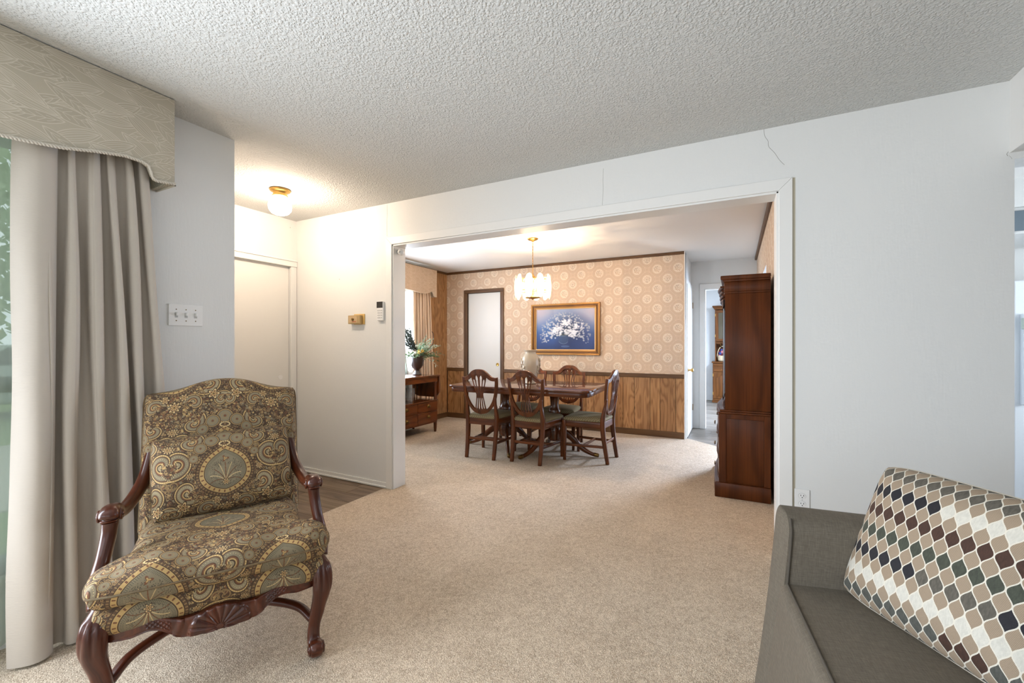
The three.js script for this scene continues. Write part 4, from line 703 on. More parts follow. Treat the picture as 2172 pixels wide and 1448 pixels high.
// ---------------------------------------------------------------- dining room
// shield-back dining chairs
function makeDiningChair(label) {
  const c = thing('dining_chair', label, 'chair', [0, 0, 0], 0, 'shield back dining chairs');
  const half = [[0, 0.972], [0.045, 0.968], [0.085, 0.950], [0.120, 0.918], [0.150, 0.892], [0.185, 0.880], [0.214, 0.884], [0.216, 0.865], [0.212, 0.79], [0.198, 0.70], [0.172, 0.615], [0.130, 0.545], [0.075, 0.497], [0, 0.478]];
  const inner = [[0, 0.932], [0.04, 0.928], [0.075, 0.912], [0.105, 0.880], [0.135, 0.858], [0.170, 0.850], [0.188, 0.850], [0.186, 0.79], [0.174, 0.71], [0.150, 0.632], [0.112, 0.568], [0.065, 0.525], [0, 0.510]];
  const full = (h) => [...h, ...h.slice(1, -1).reverse().map(([x, y]) => [-x, y])];
  const soft = (h) => { const sp = new THREE.CatmullRomCurve3(h.map(([x, y]) => V(x, y, 0)), false, 'centripetal').getPoints(40).map((p) => [p.x, p.y]); return full(sp); };
  const B = new THREE.Group(); B.name = 'backrest'; B.position.set(0, 0.47, -0.205); B.rotation.x = -0.135; c.add(B);
  const s = poly(soft(half)); s.holes.push(new THREE.Path(soft(inner).map(([x, y]) => new THREE.Vector2(x, y))));
  const bend = (g) => { const p = g.attributes.position; for (let i = 0; i < p.count; i++) { const x = p.getX(i), y = p.getY(i); p.setXYZ(i, x, y - 0.47, p.getZ(i) - 0.011 - 0.018 * (1 - (x / 0.216) ** 2)); } return g; };
  mesh('shield_frame', crease(boxUV(bend(extrude(s, 0.026, 0.005, 8))), 0.7), mahogany, B);
  // pierced splat
  const wAt = (y) => (y > 0.70 ? lerp(0.042, 0.102, Math.pow((y - 0.70) / 0.22, 1.05)) : lerp(0.040, 0.072, Math.pow((0.70 - y) / 0.19, 1.3)));
  const out = []; for (let i = 0; i <= 24; i++) { const y = lerp(0.505, 0.925, i / 24); out.push([wAt(y), y]); }
  const sp = poly([...out, ...out.slice().reverse().map(([x, y]) => [-x, y])]);
  const slot = (n0, n1, ya, yb) => { const L = [], R = []; for (let i = 0; i <= 10; i++) { const y = lerp(ya, yb, i / 10), k = Math.sqrt(Math.max(0.04, 1 - Math.pow(2 * i / 10 - 1, 6))), m = (n0 + n1) / 2, q = (n1 - n0) / 2 * k; L.push([wAt(y) * (m - q), y]); R.push([wAt(y) * (m + q), y]); } sp.holes.push(new THREE.Path([...L, ...R.reverse()].map(([x, y]) => new THREE.Vector2(x, y)))); };
  for (const [a, b, y0, y1] of [[-0.46, -0.11, 0.722, 0.905], [0.11, 0.46, 0.722, 0.905], [-0.88, -0.57, 0.722, 0.862], [0.57, 0.88, 0.722, 0.862], [-0.84, -0.56, 0.535, 0.665], [-0.40, -0.10, 0.53, 0.665], [0.10, 0.40, 0.53, 0.665], [0.56, 0.84, 0.535, 0.665]]) slot(a, b, y0, y1);
  mesh('splat', crease(boxUV(bend(extrude(sp, 0.014, 0.003, 6))), 0.7), mahogany, B);
  for (const q of [-1, 1]) {
    mesh('back_leg', sweep([[q * 0.165, 0, -0.252], [q * 0.168, 0.16, -0.226], [q * 0.172, 0.32, -0.206], [q * 0.176, 0.44, -0.203], [q * 0.174, 0.53, -0.217], [q * 0.172, 0.60, -0.231], [q * 0.184, 0.67, -0.246]], [[0.017, 0.018], [0.018, 0.021], [0.019, 0.024], [0.020, 0.024], [0.016, 0.020], [0.013, 0.015], [0.008, 0.010]], { n: 32, seg: 16, e: 7 }), mahogany, c);
    mesh('front_leg', sweep([[q * 0.205, 0, 0.205], [q * 0.207, 0.22, 0.206], [q * 0.208, 0.43, 0.207]], [[0.014, 0.014], [0.019, 0.019], [0.022, 0.022]], { n: 8, seg: 16, e: 8 }), mahogany, c);
    mesh('side_rail', sweep([[q * 0.205, 0.392, 0.19], [q * 0.170, 0.392, -0.195]], [[0.011, 0.034]], { n: 4, seg: 12, e: 8, ref: [0, 1, 0] }), mahogany, c);
    mesh('side_stretcher', sweep([[q * 0.203, 0.168, 0.20], [q * 0.168, 0.172, -0.225]], [[0.008, 0.014]], { n: 4, seg: 12, e: 6, ref: [0, 1, 0] }), mahogany, c);
  }
  mesh('front_rail', box(-0.20, 0.20, 0.358, 0.426, 0.188, 0.21, 0.004, 'x'), mahogany, c);
  mesh('back_rail', box(-0.165, 0.165, 0.358, 0.426, -0.212, -0.19, 0.004, 'x'), mahogany, c);
  mesh('cross_stretcher', box(-0.187, 0.187, 0.158, 0.184, -0.01, 0.008, 0.004, 'x'), mahogany, c);
  mesh('back_stretcher', box(-0.16, 0.16, 0.195, 0.222, -0.228, -0.212, 0.004, 'x'), mahogany, c);
  mesh('seat', at(cushion({ w: 0.44, d: 0.435, T: 0.05, r: 0.035, crown: 0.022, hw: (v) => lerp(0.178, 0.226, (v + 1) / 2), n: 26, pinch: 0.03 }), 0, 0.442, 0.003), seatCloth, c);
  return c;
}
const chair0 = makeDiningChair('shield back dining chair nearest the buffet, its back towards the room');
chair0.position.set(-2.452, 0, -4.225); chair0.rotation.y = Math.PI + 0.05;
dup(chair0, 'shield back dining chair in front of the vase, its back towards the room', [-1.905, 0, -4.275], Math.PI - 0.06);
dup(chair0, 'shield back dining chair at the right end of the table, seen side-on', [-1.402, 0, -4.552], -Math.PI / 2 - 0.04);
dup(chair0, 'shield back dining chair on the far side below the painting', [-1.875, 0, -4.975], 0.03);
dup(chair0, 'shield back dining chair on the far side, mostly hidden behind the vase', [-2.400, 0, -4.95], -0.04);

// double-pedestal table
{
  const t = thing('dining_table', 'polished mahogany dining table on two turned pedestals', 'table', [-2.125, 0, -4.555], 0.05);
  const rc = (w, d, r) => { const s = new THREE.Shape(), a = w / 2, b = d / 2; s.moveTo(-a + r, -b); s.lineTo(a - r, -b); s.quadraticCurveTo(a - r * 0.12, -b + r * 0.12, a, -b + r); s.lineTo(a, b - r); s.quadraticCurveTo(a - r * 0.12, b - r * 0.12, a - r, b); s.lineTo(-a + r, b); s.quadraticCurveTo(-a + r * 0.12, b - r * 0.12, -a, b - r); s.lineTo(-a, -b + r); s.quadraticCurveTo(-a + r * 0.12, -b + r * 0.12, -a + r, -b); return s; };
  const top = extrude(rc(1.66, 0.98, 0.10), 0.026, 0.006, 10, 3); top.rotateX(-Math.PI / 2); top.translate(0, 0.744, 0);
  mesh('table_top', crease(boxUV(top, 'x'), 0.5), mahoganyGloss, t);
  const ap = extrude(rc(1.62, 0.94, 0.10), 0.048, 0.004, 10, 2); ap.rotateX(-Math.PI / 2); ap.translate(0, 0.696, 0);
  mesh('table_apron', crease(boxUV(ap, 'x'), 0.5), mahogany, t);
  for (const q of [-1, 1]) {
    const p = mesh('pedestal', at(lathe([[0, 0.70], [0.085, 0.70], [0.085, 0.665], [0.058, 0.655], [0.050, 0.60], [0.046, 0.55], [0.060, 0.50], [0.072, 0.485], [0.068, 0.465], [0.075, 0.44], [0.082, 0.40], [0.080, 0.34], [0.066, 0.30], [0.072, 0.285], [0.078, 0.26], [0.078, 0.17], [0.070, 0.15], [0.04, 0.14], [0, 0.14]], 32), q * 0.31, 0, 0), mahoganyGloss, t);
    for (let k = 0; k < 3; k++) {
      const a = (q > 0 ? 0 : Math.PI) + k * 2 * Math.PI / 3, ca = Math.cos(a), sa = Math.sin(a), pt = (r, y) => [q * 0.31 + ca * r, y, sa * r];
      const leg = mesh('leg', sweep([pt(0.05, 0.235), pt(0.13, 0.235), pt(0.22, 0.175), pt(0.32, 0.085), pt(0.43, 0.034), pt(0.475, 0.028)], [[0.022, 0.05], [0.022, 0.042], [0.020, 0.033], [0.018, 0.025], [0.016, 0.018], [0.016, 0.018]], { n: 34, seg: 12, ref: [0, 1, 0], e: 5 }), mahogany, t);
      mesh('foot_cap', sweep([pt(0.455, 0.030), pt(0.48, 0.027), pt(0.505, 0.024)], [[0.0185, 0.0205], [0.018, 0.02], [0.015, 0.017]], { n: 8, seg: 12, ref: [0, 1, 0], e: 5 }), oldBrass, leg);
    }
  }
}
// ceramic vase with moulded leaves
{
  const v = thing('ceramic_vase', 'tall cream ceramic vase with moulded leaf handles on the table', 'vase', [-2.13, 0.77, -4.60]);
  const cer = phys({ color: '#d9c8ad', roughness: 0.28, clearcoat: 0.6, clearcoatRoughness: 0.1 });
  mesh('body', lathe([[0, 0], [0.062, 0], [0.066, 0.010], [0.062, 0.02], [0.068, 0.05], [0.088, 0.12], [0.104, 0.20], [0.108, 0.255], [0.098, 0.305], [0.076, 0.34], [0.063, 0.358], [0.062, 0.372], [0.076, 0.388], [0.080, 0.393], [0.076, 0.396], [0.055, 0.372], [0.05, 0.34], [0, 0.33]], 48), cer, v);
  for (const q of [-1, 1]) {
    const l = []; for (let i = 0; i < 16; i++) { const y = 0.13 + 0.17 * hash(i, 1, 5), a = (q > 0 ? -0.45 : Math.PI - 0.45) + (hash(i, 2, 5) - 0.5) * 1.5, r = 0.092 + 0.02 * smooth(0.08, 0.24, y); const g = new THREE.SphereGeometry(1, 10, 8); g.scale(0.010, 0.024, 0.007); g.rotateZ((hash(i, 3, 5) - 0.5) * 2); g.rotateY(Math.PI / 2 - a); g.translate(Math.cos(a) * r, y, Math.sin(a) * r); l.push(g); }
    mesh('leaf_relief', merge(l), cer, v);
  }
}
// chandelier of curved glass panels
{
  const c = thing('chandelier', 'lit chandelier of curved clear glass panels hanging over the dining table', 'chandelier', [-2.054, 0, -4.497]);
  mesh('ceiling_canopy', lathe([[0, 2.405], [0.012, 2.405], [0.02, 2.415], [0.05, 2.422], [0.062, 2.432], [0.064, 2.44], [0, 2.44]], 28), brass, c);
  let y = 2.405, k = 0; while (y > 2.03) { const g = new THREE.TorusGeometry(0.008, 0.0022, 6, 14); g.scale(0.75, 1.35, 1); if (k % 2) g.rotateY(Math.PI / 2); g.rotateZ(0.06 * Math.sin(k)); g.translate(0, y - 0.009, 0); mesh('chain_link', g, brass, c); y -= 0.0165; k++; }
  mesh('hub', lathe([[0, 2.03], [0.012, 2.03], [0.018, 2.015], [0.035, 2.0], [0.030, 1.975], [0.012, 1.96], [0.010, 1.79], [0.05, 1.775], [0.085, 1.768], [0.085, 1.760], [0.03, 1.752], [0.008, 1.745], [0, 1.735]], 28), brass, c);
  for (const yy of [1.965, 1.84]) mesh('frame_ring', at(new THREE.TorusGeometry(0.172, 0.0045, 8, 64).rotateX(Math.PI / 2), 0, yy, 0), brass, c);
  const spokes = []; for (let i = 0; i < 5; i++) { const a = i / 5 * 2 * Math.PI; spokes.push(sweep([[0.01 * Math.cos(a), 1.965, 0.01 * Math.sin(a)], [0.172 * Math.cos(a), 1.965, 0.172 * Math.sin(a)]], [[0.003, 0.003]], { n: 2, seg: 6, ref: [0, 1, 0] })); spokes.push(sweep([[0.01 * Math.cos(a), 1.84, 0.01 * Math.sin(a)], [0.172 * Math.cos(a), 1.84, 0.172 * Math.sin(a)]], [[0.003, 0.003]], { n: 2, seg: 6, ref: [0, 1, 0] })); }
  for (const g of spokes) mesh('spoke', g, brass, c);
  const panelGlass = phys({ color: '#ffffff', transmission: 0.92, roughness: 0.6, thickness: 0, ior: 1.45, side: THREE.DoubleSide });
  const rim = std({ color: '#d8c7a0', roughness: 0.3, metalness: 0.3 });
  const N = 10;
  const shape = []; for (let i = 0; i < 40; i++) { const a = i / 40 * 2 * Math.PI, sx = Math.sign(Math.cos(a)) * Math.pow(Math.abs(Math.cos(a)), 0.75), sy = Math.sign(Math.sin(a)) * Math.pow(Math.abs(Math.sin(a)), 0.85); shape.push([0.048 * sx, 0.135 * sy]); }
  const bow = (yy) => 0.196 + 0.014 * (1 - Math.pow(yy / 0.135, 2));
  for (let i = 0; i < N; i++) {
    const a = (i + 0.35) / N * 2 * Math.PI;
    const g = gridGeo(8, 16, (u, v) => { const yy = lerp(-0.135, 0.135, v), w = 0.048 * Math.pow(Math.max(0, 1 - Math.pow(Math.abs(yy) / 0.1352, 2.6)), 0.5) + 0.0005, x = (u - 0.5) * 2 * w; return [x, 1.885 + yy, bow(yy) - 2.2 * x * x]; });
    g.rotateY(a); const pnl = mesh('glass_panel', g, panelGlass, c);
    const r = ring(shape.map(([x, yy]) => [x * 0.985, 1.885 + yy * 0.995, bow(yy) - 2.2 * x * x]), 0.0032, 6, 60); r.rotateY(a); mesh('panel_edge', r, rim, pnl);
  }
  const bulbMat = std({ color: '#fff4e0', emissive: new THREE.Color(1, 0.86, 0.66), emissiveIntensity: 22 });
  for (let i = 0; i < 5; i++) {
    const a = (i + 0.5) / 5 * 2 * Math.PI, x = 0.09 * Math.cos(a), z = 0.09 * Math.sin(a);
    mesh('bulb', at(lathe([[0, 0], [0.010, 0.004], [0.017, 0.02], [0.016, 0.04], [0.006, 0.066], [0, 0.072]], 16), x, 1.872, z), bulbMat, c);
    mesh('candle_sleeve', at(new THREE.CylinderGeometry(0.011, 0.011, 0.05, 16), x, 1.848, z), brass, c);
    const l = new THREE.PointLight(0xffdfba, 0.85); l.name = 'chandelier_bulb'; l.position.set(x, 1.905, z); l.shadow.radius = 0.25; l.castShadow = true; c.add(l);
  }
}
// framed painting of daisies
{
  const p = thing('framed_painting', 'gold framed painting of white daisies on blue', 'painting', [-2.2215, 1.4525, zB + 0.004]);
  const W = 1.065, H = 0.755, tex = canvasTex(900, 612, (c, w, h) => {
    const g = c.createLinearGradient(0, 0, 0, h); g.addColorStop(0, '#8f9cb8'); g.addColorStop(0.45, '#4c6da6'); g.addColorStop(0.75, '#2c4a86'); g.addColorStop(1, '#22386b'); c.fillStyle = g; c.fillRect(0, 0, w, h);
    for (const [x, y, r, col] of [[40, 20, 330, 'rgba(196,186,196,0.95)'], [880, 30, 330, 'rgba(190,182,196,0.9)'], [250, 300, 260, 'rgba(70,115,180,0.5)'], [620, 330, 300, 'rgba(40,48,84,0.75)'], [450, 300, 260, 'rgba(46,52,74,0.7)'], [450, 600, 200, 'rgba(28,44,90,0.8)']]) { const q = c.createRadialGradient(x, y, 0, x, y, r); q.addColorStop(0, col); q.addColorStop(1, col.replace(/,[^,]*\)$/, ',0)')); c.fillStyle = q; c.fillRect(0, 0, w, h); }
    c.fillStyle = 'rgba(70,96,124,0.35)'; c.beginPath(); c.ellipse(430, 462, 78, 66, 0, 0, 7); c.fill(); c.strokeStyle = 'rgba(170,195,210,0.55)'; c.lineWidth = 4; c.beginPath(); c.ellipse(430, 462, 78, 66, 0, 0.5, 2.7); c.stroke(); c.beginPath(); c.ellipse(430, 398, 52, 10, 0, 0, 7); c.stroke(); c.fillStyle = 'rgba(120,155,195,0.35)'; c.beginPath(); c.ellipse(458, 566, 66, 17, 0, 0, 7); c.fill();
    c.strokeStyle = 'rgba(60,70,74,0.6)'; c.lineWidth = 2.5; for (let i = 0; i < 90; i++) { const a = Math.PI * (1 + 1.3 * hash(i, 1, 3) - 0.15), r = 0.4 + 0.6 * hash(i, 2, 3), x = 450 + 380 * r * Math.cos(a), y = 380 + 300 * r * Math.sin(a); c.beginPath(); c.moveTo(440, 400); c.quadraticCurveTo((x + 440) / 2, (y + 400) / 2 - 26, x, y); c.stroke(); }
    const daisy = (x, y, r, br, sq) => { const v = Math.round(165 + 84 * br); for (let k = 0; k < 9; k++) { const a = k / 9 * 6.283 + x; c.fillStyle = `rgba(${v},${v + 2},${Math.min(255, v + 10)},${0.5 + 0.45 * br})`; c.save(); c.translate(x, y); c.scale(1, sq); c.rotate(a); c.beginPath(); c.ellipse(r * 0.58, 0, r * 0.46, r * 0.17, 0, 0, 7); c.fill(); c.restore(); } c.fillStyle = '#8f8460'; c.beginPath(); c.ellipse(x, y, r * 0.2, r * 0.2 * sq, 0, 0, 7); c.fill(); };
    for (let i = 0; i < 330; i++) { const a = Math.PI + (hash(i, 4, 9) * 1.34 - 0.17) * Math.PI, r = Math.pow(hash(i, 5, 9), 0.5), x = 450 + 392 * r * Math.cos(a), y = 372 + 318 * r * Math.sin(a); daisy(x, y, 9 + 11 * (1 - 0.55 * r) * (0.6 + 0.6 * hash(i, 6, 9)), 0.95 - 0.65 * r * r - 0.2 * hash(i, 7, 9), 0.6 + 0.4 * hash(i, 8, 9)); }
    for (const [cx, cy, n, w2] of [[470, 205, 26, 120], [335, 318, 28, 130], [570, 372, 34, 140], [655, 265, 16, 120]]) for (let i = 0; i < n; i++) daisy(cx + (hash(i, cx, 2) - 0.5) * w2, cy + (hash(i, cy, 3) - 0.5) * w2 * 0.62, 17, 0.8 + 0.2 * hash(i, 9, 9), 0.9);
  });
  tex.wrapS = tex.wrapT = THREE.ClampToEdgeWrapping;
  mesh('canvas', new THREE.PlaneGeometry(W - 0.16, H - 0.16).translate(0, 0, 0.016), std({ map: tex, roughness: 0.55 }), p);
  mesh('backing', box(-W / 2 + 0.03, W / 2 - 0.03, -H / 2 + 0.03, H / 2 - 0.03, 0, 0.012), panelBack, p);
  const band = (o, w, z0, z1, m, name) => { const a = W / 2 - o, b = H / 2 - o, bar = (pts) => { const g = extrude(poly(pts), z1 - z0, 0.004, 4, 2); g.translate(0, 0, z0); return g; }; mesh(name, crease(boxUV(merge([bar([[-a, b], [-a + w, b - w], [a - w, b - w], [a, b]]), bar([[-a, -b], [a, -b], [a - w, -b + w], [-a + w, -b + w]]), bar([[-a, -b], [-a + w, -b + w], [-a + w, b - w], [-a, b]]), bar([[a, b], [a - w, b - w], [a - w, -b + w], [a, -b]])])), 0.5), m, p); };
  band(0, 0.026, 0, 0.040, goldFrame, 'outer_frame'); band(0.026, 0.024, 0, 0.030, std({ color: '#6d4823', metalness: 0.3, roughness: 0.5 }), 'frame_cove'); band(0.05, 0.016, 0, 0.036, goldFrame, 'inner_frame'); band(0.066, 0.016, 0, 0.024, goldLight, 'liner');
}
// buffet with a hanging drop leaf
{
  const b = thing('buffet_server', 'mahogany server with four drawers and a hanging drop leaf', 'sideboard', [-3.74, 0, -4.515], Math.PI / 2);   // local: x along -z, z towards the room
  const w = 0.43, d = 0.46;
  mesh('top', box(-w - 0.02, w + 0.02, 0.776, 0.80, -d, 0.015, 0.006, 'x'), mahoganyGloss, b);
  mesh('apron', box(-w, w, 0.705, 0.776, -d + 0.02, 0, 0.004, 'x'), mahogany, b);
  const leaf = extrude(poly([[-d, 0.796], [0.012, 0.796], [0.012, 0.55], [-0.03, 0.50], [-0.10, 0.478], [-d + 0.10, 0.478], [-d + 0.03, 0.50], [-d, 0.55]]), 0.02, 0.005); leaf.rotateY(-Math.PI / 2); leaf.translate(w + 0.045, 0, 0);
  mesh('drop_leaf', crease(boxUV(leaf), 0.5), mahoganyGloss, b);
  mesh('case', box(-w, w, 0.135, 0.445, -d + 0.02, -0.006, 0.004, 'x'), mahogany, b);
  mesh('shelf', box(-w - 0.004, w + 0.004, 0.440, 0.456, -d + 0.01, 0.004, 0.004, 'x'), mahoganyGloss, b);
  for (const x of [-1, 1]) for (const z of [-d + 0.045, -0.022]) { mesh('post', sweep([[x * (w - 0.022), 0.452, z], [x * (w - 0.022), 0.58, z], [x * (w - 0.022), 0.71, z]], [[0.020, 0.020], [0.016, 0.016], [0.02, 0.02]], { n: 12, seg: 12, e: 4 }), mahogany, b); mesh('leg', sweep([[x * (w - 0.024), 0.16, z], [x * (w - 0.024), 0.07, z], [x * (w - 0.024), 0, z]], [[0.022, 0.022], [0.019, 0.019], [0.014, 0.014]], { n: 8, seg: 12, e: 6 }), mahogany, b); }
  for (const x of [-1, 1]) for (const [y0, y1] of [[0.312, 0.432], [0.155, 0.298]]) {
    const dr = mesh('drawer', box(x < 0 ? -w + 0.008 : 0.003, x < 0 ? -0.003 : w - 0.008, y0, y1, -0.02, 0.004, 0.003, 'x', rnd(), rnd()), mahogany, b);
    mesh('drawer_pull', at(lathe([[0, 0], [0.026, 0], [0.026, 0.003], [0.012, 0.006], [0.009, 0.014], [0.018, 0.020], [0.016, 0.026], [0, 0.028]], 24).rotateX(Math.PI / 2), x * 0.222, (y0 + y1) / 2 + 0.01, 0.004), oldBrass, dr);
  }
}
// urn arrangement
{
  const u = thing('flower_arrangement', 'dark pedestal urn with ferns and yellow flowers on the server', 'plant', [-3.99, 0.80, -4.80]);
  mesh('urn', lathe([[0, 0], [0.062, 0], [0.062, 0.012], [0.046, 0.03], [0.034, 0.055], [0.036, 0.078], [0.060, 0.095], [0.088, 0.14], [0.100, 0.20], [0.104, 0.255], [0.110, 0.262], [0.110, 0.272], [0.096, 0.272], [0.09, 0.25], [0, 0.24]], 36), phys({ color: '#2b201b', roughness: 0.3, clearcoat: 0.5 }), u);
  const leafGeo = (L, W) => { const g = new THREE.BufferGeometry(); g.setAttribute('position', new THREE.Float32BufferAttribute([0, 0, 0, L * 0.45, W, W * 0.4, L, 0, 0, L * 0.45, 0, 0, L * 0.45, -W, W * 0.4], 3)); g.setAttribute('uv', new THREE.Float32BufferAttribute(new Float32Array(10), 2)); g.setIndex([0, 3, 1, 3, 2, 1, 0, 4, 3, 4, 2, 3]); g.computeVertexNormals(); return g; };
  const spray = (name, mat, n, dir, len, L, W, droop, perStem, seed) => {
    for (let i = 0; i < n; i++) {
      const az = dir[0] + (hash(i, 1, seed) - 0.5) * dir[1], el = dir[2] + (hash(i, 2, seed) - 0.5) * dir[3], q = len * (0.7 + 0.5 * hash(i, 3, seed)), P = [];
      for (let k = 0; k <= 6; k++) { const t = k / 6, r = q * t * Math.cos(el) * (1 + droop * t), y = 0.25 + q * t * Math.sin(el) - droop * q * t * t; P.push([r * Math.cos(az + 0.2 * t), y, r * Math.sin(az + 0.2 * t)]); }
      const curve = new THREE.CatmullRomCurve3(P.map((p) => V(...p))), list = [ring(P, 0.0018, 4, 12, false)];
      for (let k = 0; k < perStem; k++) { const t = 0.25 + 0.75 * k / perStem, p = curve.getPoint(t), T = curve.getTangent(t), g = leafGeo(L * (1.1 - 0.4 * t), W); g.rotateX(hash(i, k, seed + 5) * 6.28); g.applyQuaternion(new THREE.Quaternion().setFromUnitVectors(V(1, 0, 0), T.clone().add(V(hash(i, k, seed + 1) - 0.5, hash(i, k, seed + 2) - 0.4, hash(i, k, seed + 3) - 0.5).multiplyScalar(1.7)).normalize())); g.translate(p.x, p.y, p.z); list.push(g); }
      mesh(name, merge(list), mat, u);
    }
  };
  const lf = (c) => phys({ color: c, roughness: 0.7, transmission: 0.25, thickness: 0, side: THREE.DoubleSide });
  spray('dark_foliage', lf('#1f2b22'), 9, [1.75, 1.3, 1.1, 0.5], 0.44, 0.055, 0.011, 0.15, 34, 3);
  spray('fern', lf('#67845a'), 16, [-0.4, 3.6, 0.85, 1.0], 0.29, 0.05, 0.008, 0.35, 26, 9);
  spray('pale_fern', lf('#a3b59b'), 13, [-0.7, 3.2, 1.0, 0.8], 0.34, 0.035, 0.006, 0.2, 30, 15);
  spray('long_leaf', lf('#5a5a2e'), 7, [-1.0, 2.2, 0.35, 0.6], 0.30, 0.075, 0.009, 0.45, 8, 21);
  mesh('vine', ring([[0.02, 0.27, -0.03], [0.05, 0.34, -0.12], [0.06, 0.38, -0.22], [0.05, 0.46, -0.30], [0.04, 0.55, -0.32], [0.04, 0.60, -0.31], [0.04, 0.615, -0.29]], 0.006, 6, 50, false), std({ color: '#3b2a1d', roughness: 0.7 }), u);
  const petals = (x, y, z, r, col) => { const l = []; for (let i = 0; i < 26; i++) { const g = new THREE.SphereGeometry(1, 7, 5); g.scale(r * 0.42, r * 0.13, r * 0.3); g.translate(r * 0.55, 0, 0); g.rotateZ(hash(i, 1, 31) * 1.4 - 0.2); g.rotateY(i * 2.4); g.rotateX(0.7); g.translate(x, y, z); l.push(g); } mesh('flower_head', merge(l), std({ color: col, roughness: 0.8 }), u); };
  petals(0.085, 0.315, 0.01, 0.06, '#d8b65e'); petals(0.07, 0.36, -0.09, 0.035, '#e8e4d6'); petals(0.09, 0.29, -0.10, 0.032, '#cfa66a'); petals(0.06, 0.30, 0.11, 0.035, '#e6e2d8'); petals(0.04, 0.40, 0.05, 0.03, '#dfe0d0');
}
// cut-glass pitcher and a low bowl on the server's shelf
{
  const p = thing('glass_pitcher', 'cut glass pitcher on the open shelf of the server', 'pitcher', [-3.88, 0.456, -4.53]);
  const prof = [[0, 0.004], [0.036, 0.004], [0.040, 0.012], [0.050, 0.05], [0.056, 0.09], [0.050, 0.13], [0.052, 0.165], [0.062, 0.185]];
  const body = lathe(prof, 36); { const q = body.attributes.position; for (let i = 0; i < q.count; i++) { const a = Math.atan2(q.getZ(i), q.getX(i)), y = q.getY(i), r = 1 + 0.035 * Math.cos(a * 12 + y * 60) * smooth(0.01, 0.04, y) * (1 - smooth(0.12, 0.15, y)), lip = 1 + 0.25 * Math.exp(-Math.pow((a - 1.2) / 0.4, 2)) * smooth(0.15, 0.185, y); q.setX(i, q.getX(i) * r * lip); q.setZ(i, q.getZ(i) * r * lip); } body.computeVertexNormals(); }
  mesh('body', body, crystal, p);
  mesh('handle', ring([[-0.01, 0.165, -0.055], [-0.012, 0.175, -0.085], [-0.012, 0.14, -0.105], [-0.01, 0.095, -0.09], [-0.008, 0.07, -0.055]], 0.007, 10, 40, false), crystal, p);
  const g = tag(mesh('glass_bowl', at(lathe([[0, 0.003], [0.03, 0.003], [0.034, 0.012], [0.05, 0.05], [0.07, 0.09], [0.078, 0.105]], 32), -4.03, 0.456, -4.66), crystal), 'small clear glass bowl behind the pitcher on the server', 'bowl');
}
// dining window dressing
{
  const v = thing('window_cornice', 'padded peach beige cornice box above the dining room window', 'cornice', [0, 0, 0]);
  const bot = (z) => { const m = Math.abs(z + 4.45), k = [[0, 2.0], [0.26, 2.016], [0.45, 2.012], [0.62, 1.995], [0.72, 1.992], [0.80, 2.004], [0.90, 2.045], [0.935, 2.030], [0.95, 1.985], [0.97, 1.968], [1.04, 1.966]]; let i = 0; while (i < k.length - 2 && k[i + 1][0] < m) i++; return lerp(k[i][1], k[i + 1][1], clamp((m - k[i][0]) / (k[i + 1][0] - k[i][0]))); };
  const pts = [[5.475, 2.385], [3.425, 2.385]]; for (let z = -3.425; z >= -5.4751; z -= 0.012) pts.push([-z, bot(z)]);
  const g = extrude(poly(pts), 0.022, 0.004); g.rotateY(Math.PI / 2); g.translate(-4.172, 0, 0);
  mesh('front_board', crease(boxUV(g, 'y'), 0.5), diningCorniceFabric, v);
  for (const z of [-5.475, -3.447]) mesh('end_board', box(xL + 0.006, -4.152, 1.966, 2.385, z, z + 0.022, 0.004), diningCorniceFabric, v);
  const d = thing('drape_panel', 'peach pleated drape hanging beside the dining room window', 'drape', [0, 0, 0]);
  mesh('cloth', drape({ z0t: -5.40, z1t: -5.02, z0b: -5.47, z1b: -4.98, xt: -4.235, xb: -4.225, yt: 2.08, yb: 0.012, folds: 6.5, amp: 0.028, seed: 9, nS: 260, nT: 30 }), diningDrapeMat, d);
  mesh('lining', gridGeo(20, 20, (s, t) => [-4.245 + 0.02 * Math.sin(s * 5), lerp(2.08, 0.012, t), lerp(-5.03, lerp(-4.80, -4.98, smooth(0.25, 0.9, t)), s)]), liningMat, d);
  const s = thing('sheer_curtain', 'pale sheer hanging against the dining room window', 'curtain', [0, 0, 0]);
  mesh('cloth', gridGeo(160, 4, (a, t) => { const z = lerp(-5.2, -3.65, a); return [-4.305 + 0.012 * Math.sin(z * 48), lerp(2.05, 0.03, t), z]; }), phys({ color: '#e3efe9', roughness: 0.75, transmission: 0.7, thickness: 0, ior: 1.05, side: THREE.DoubleSide }), s);
}
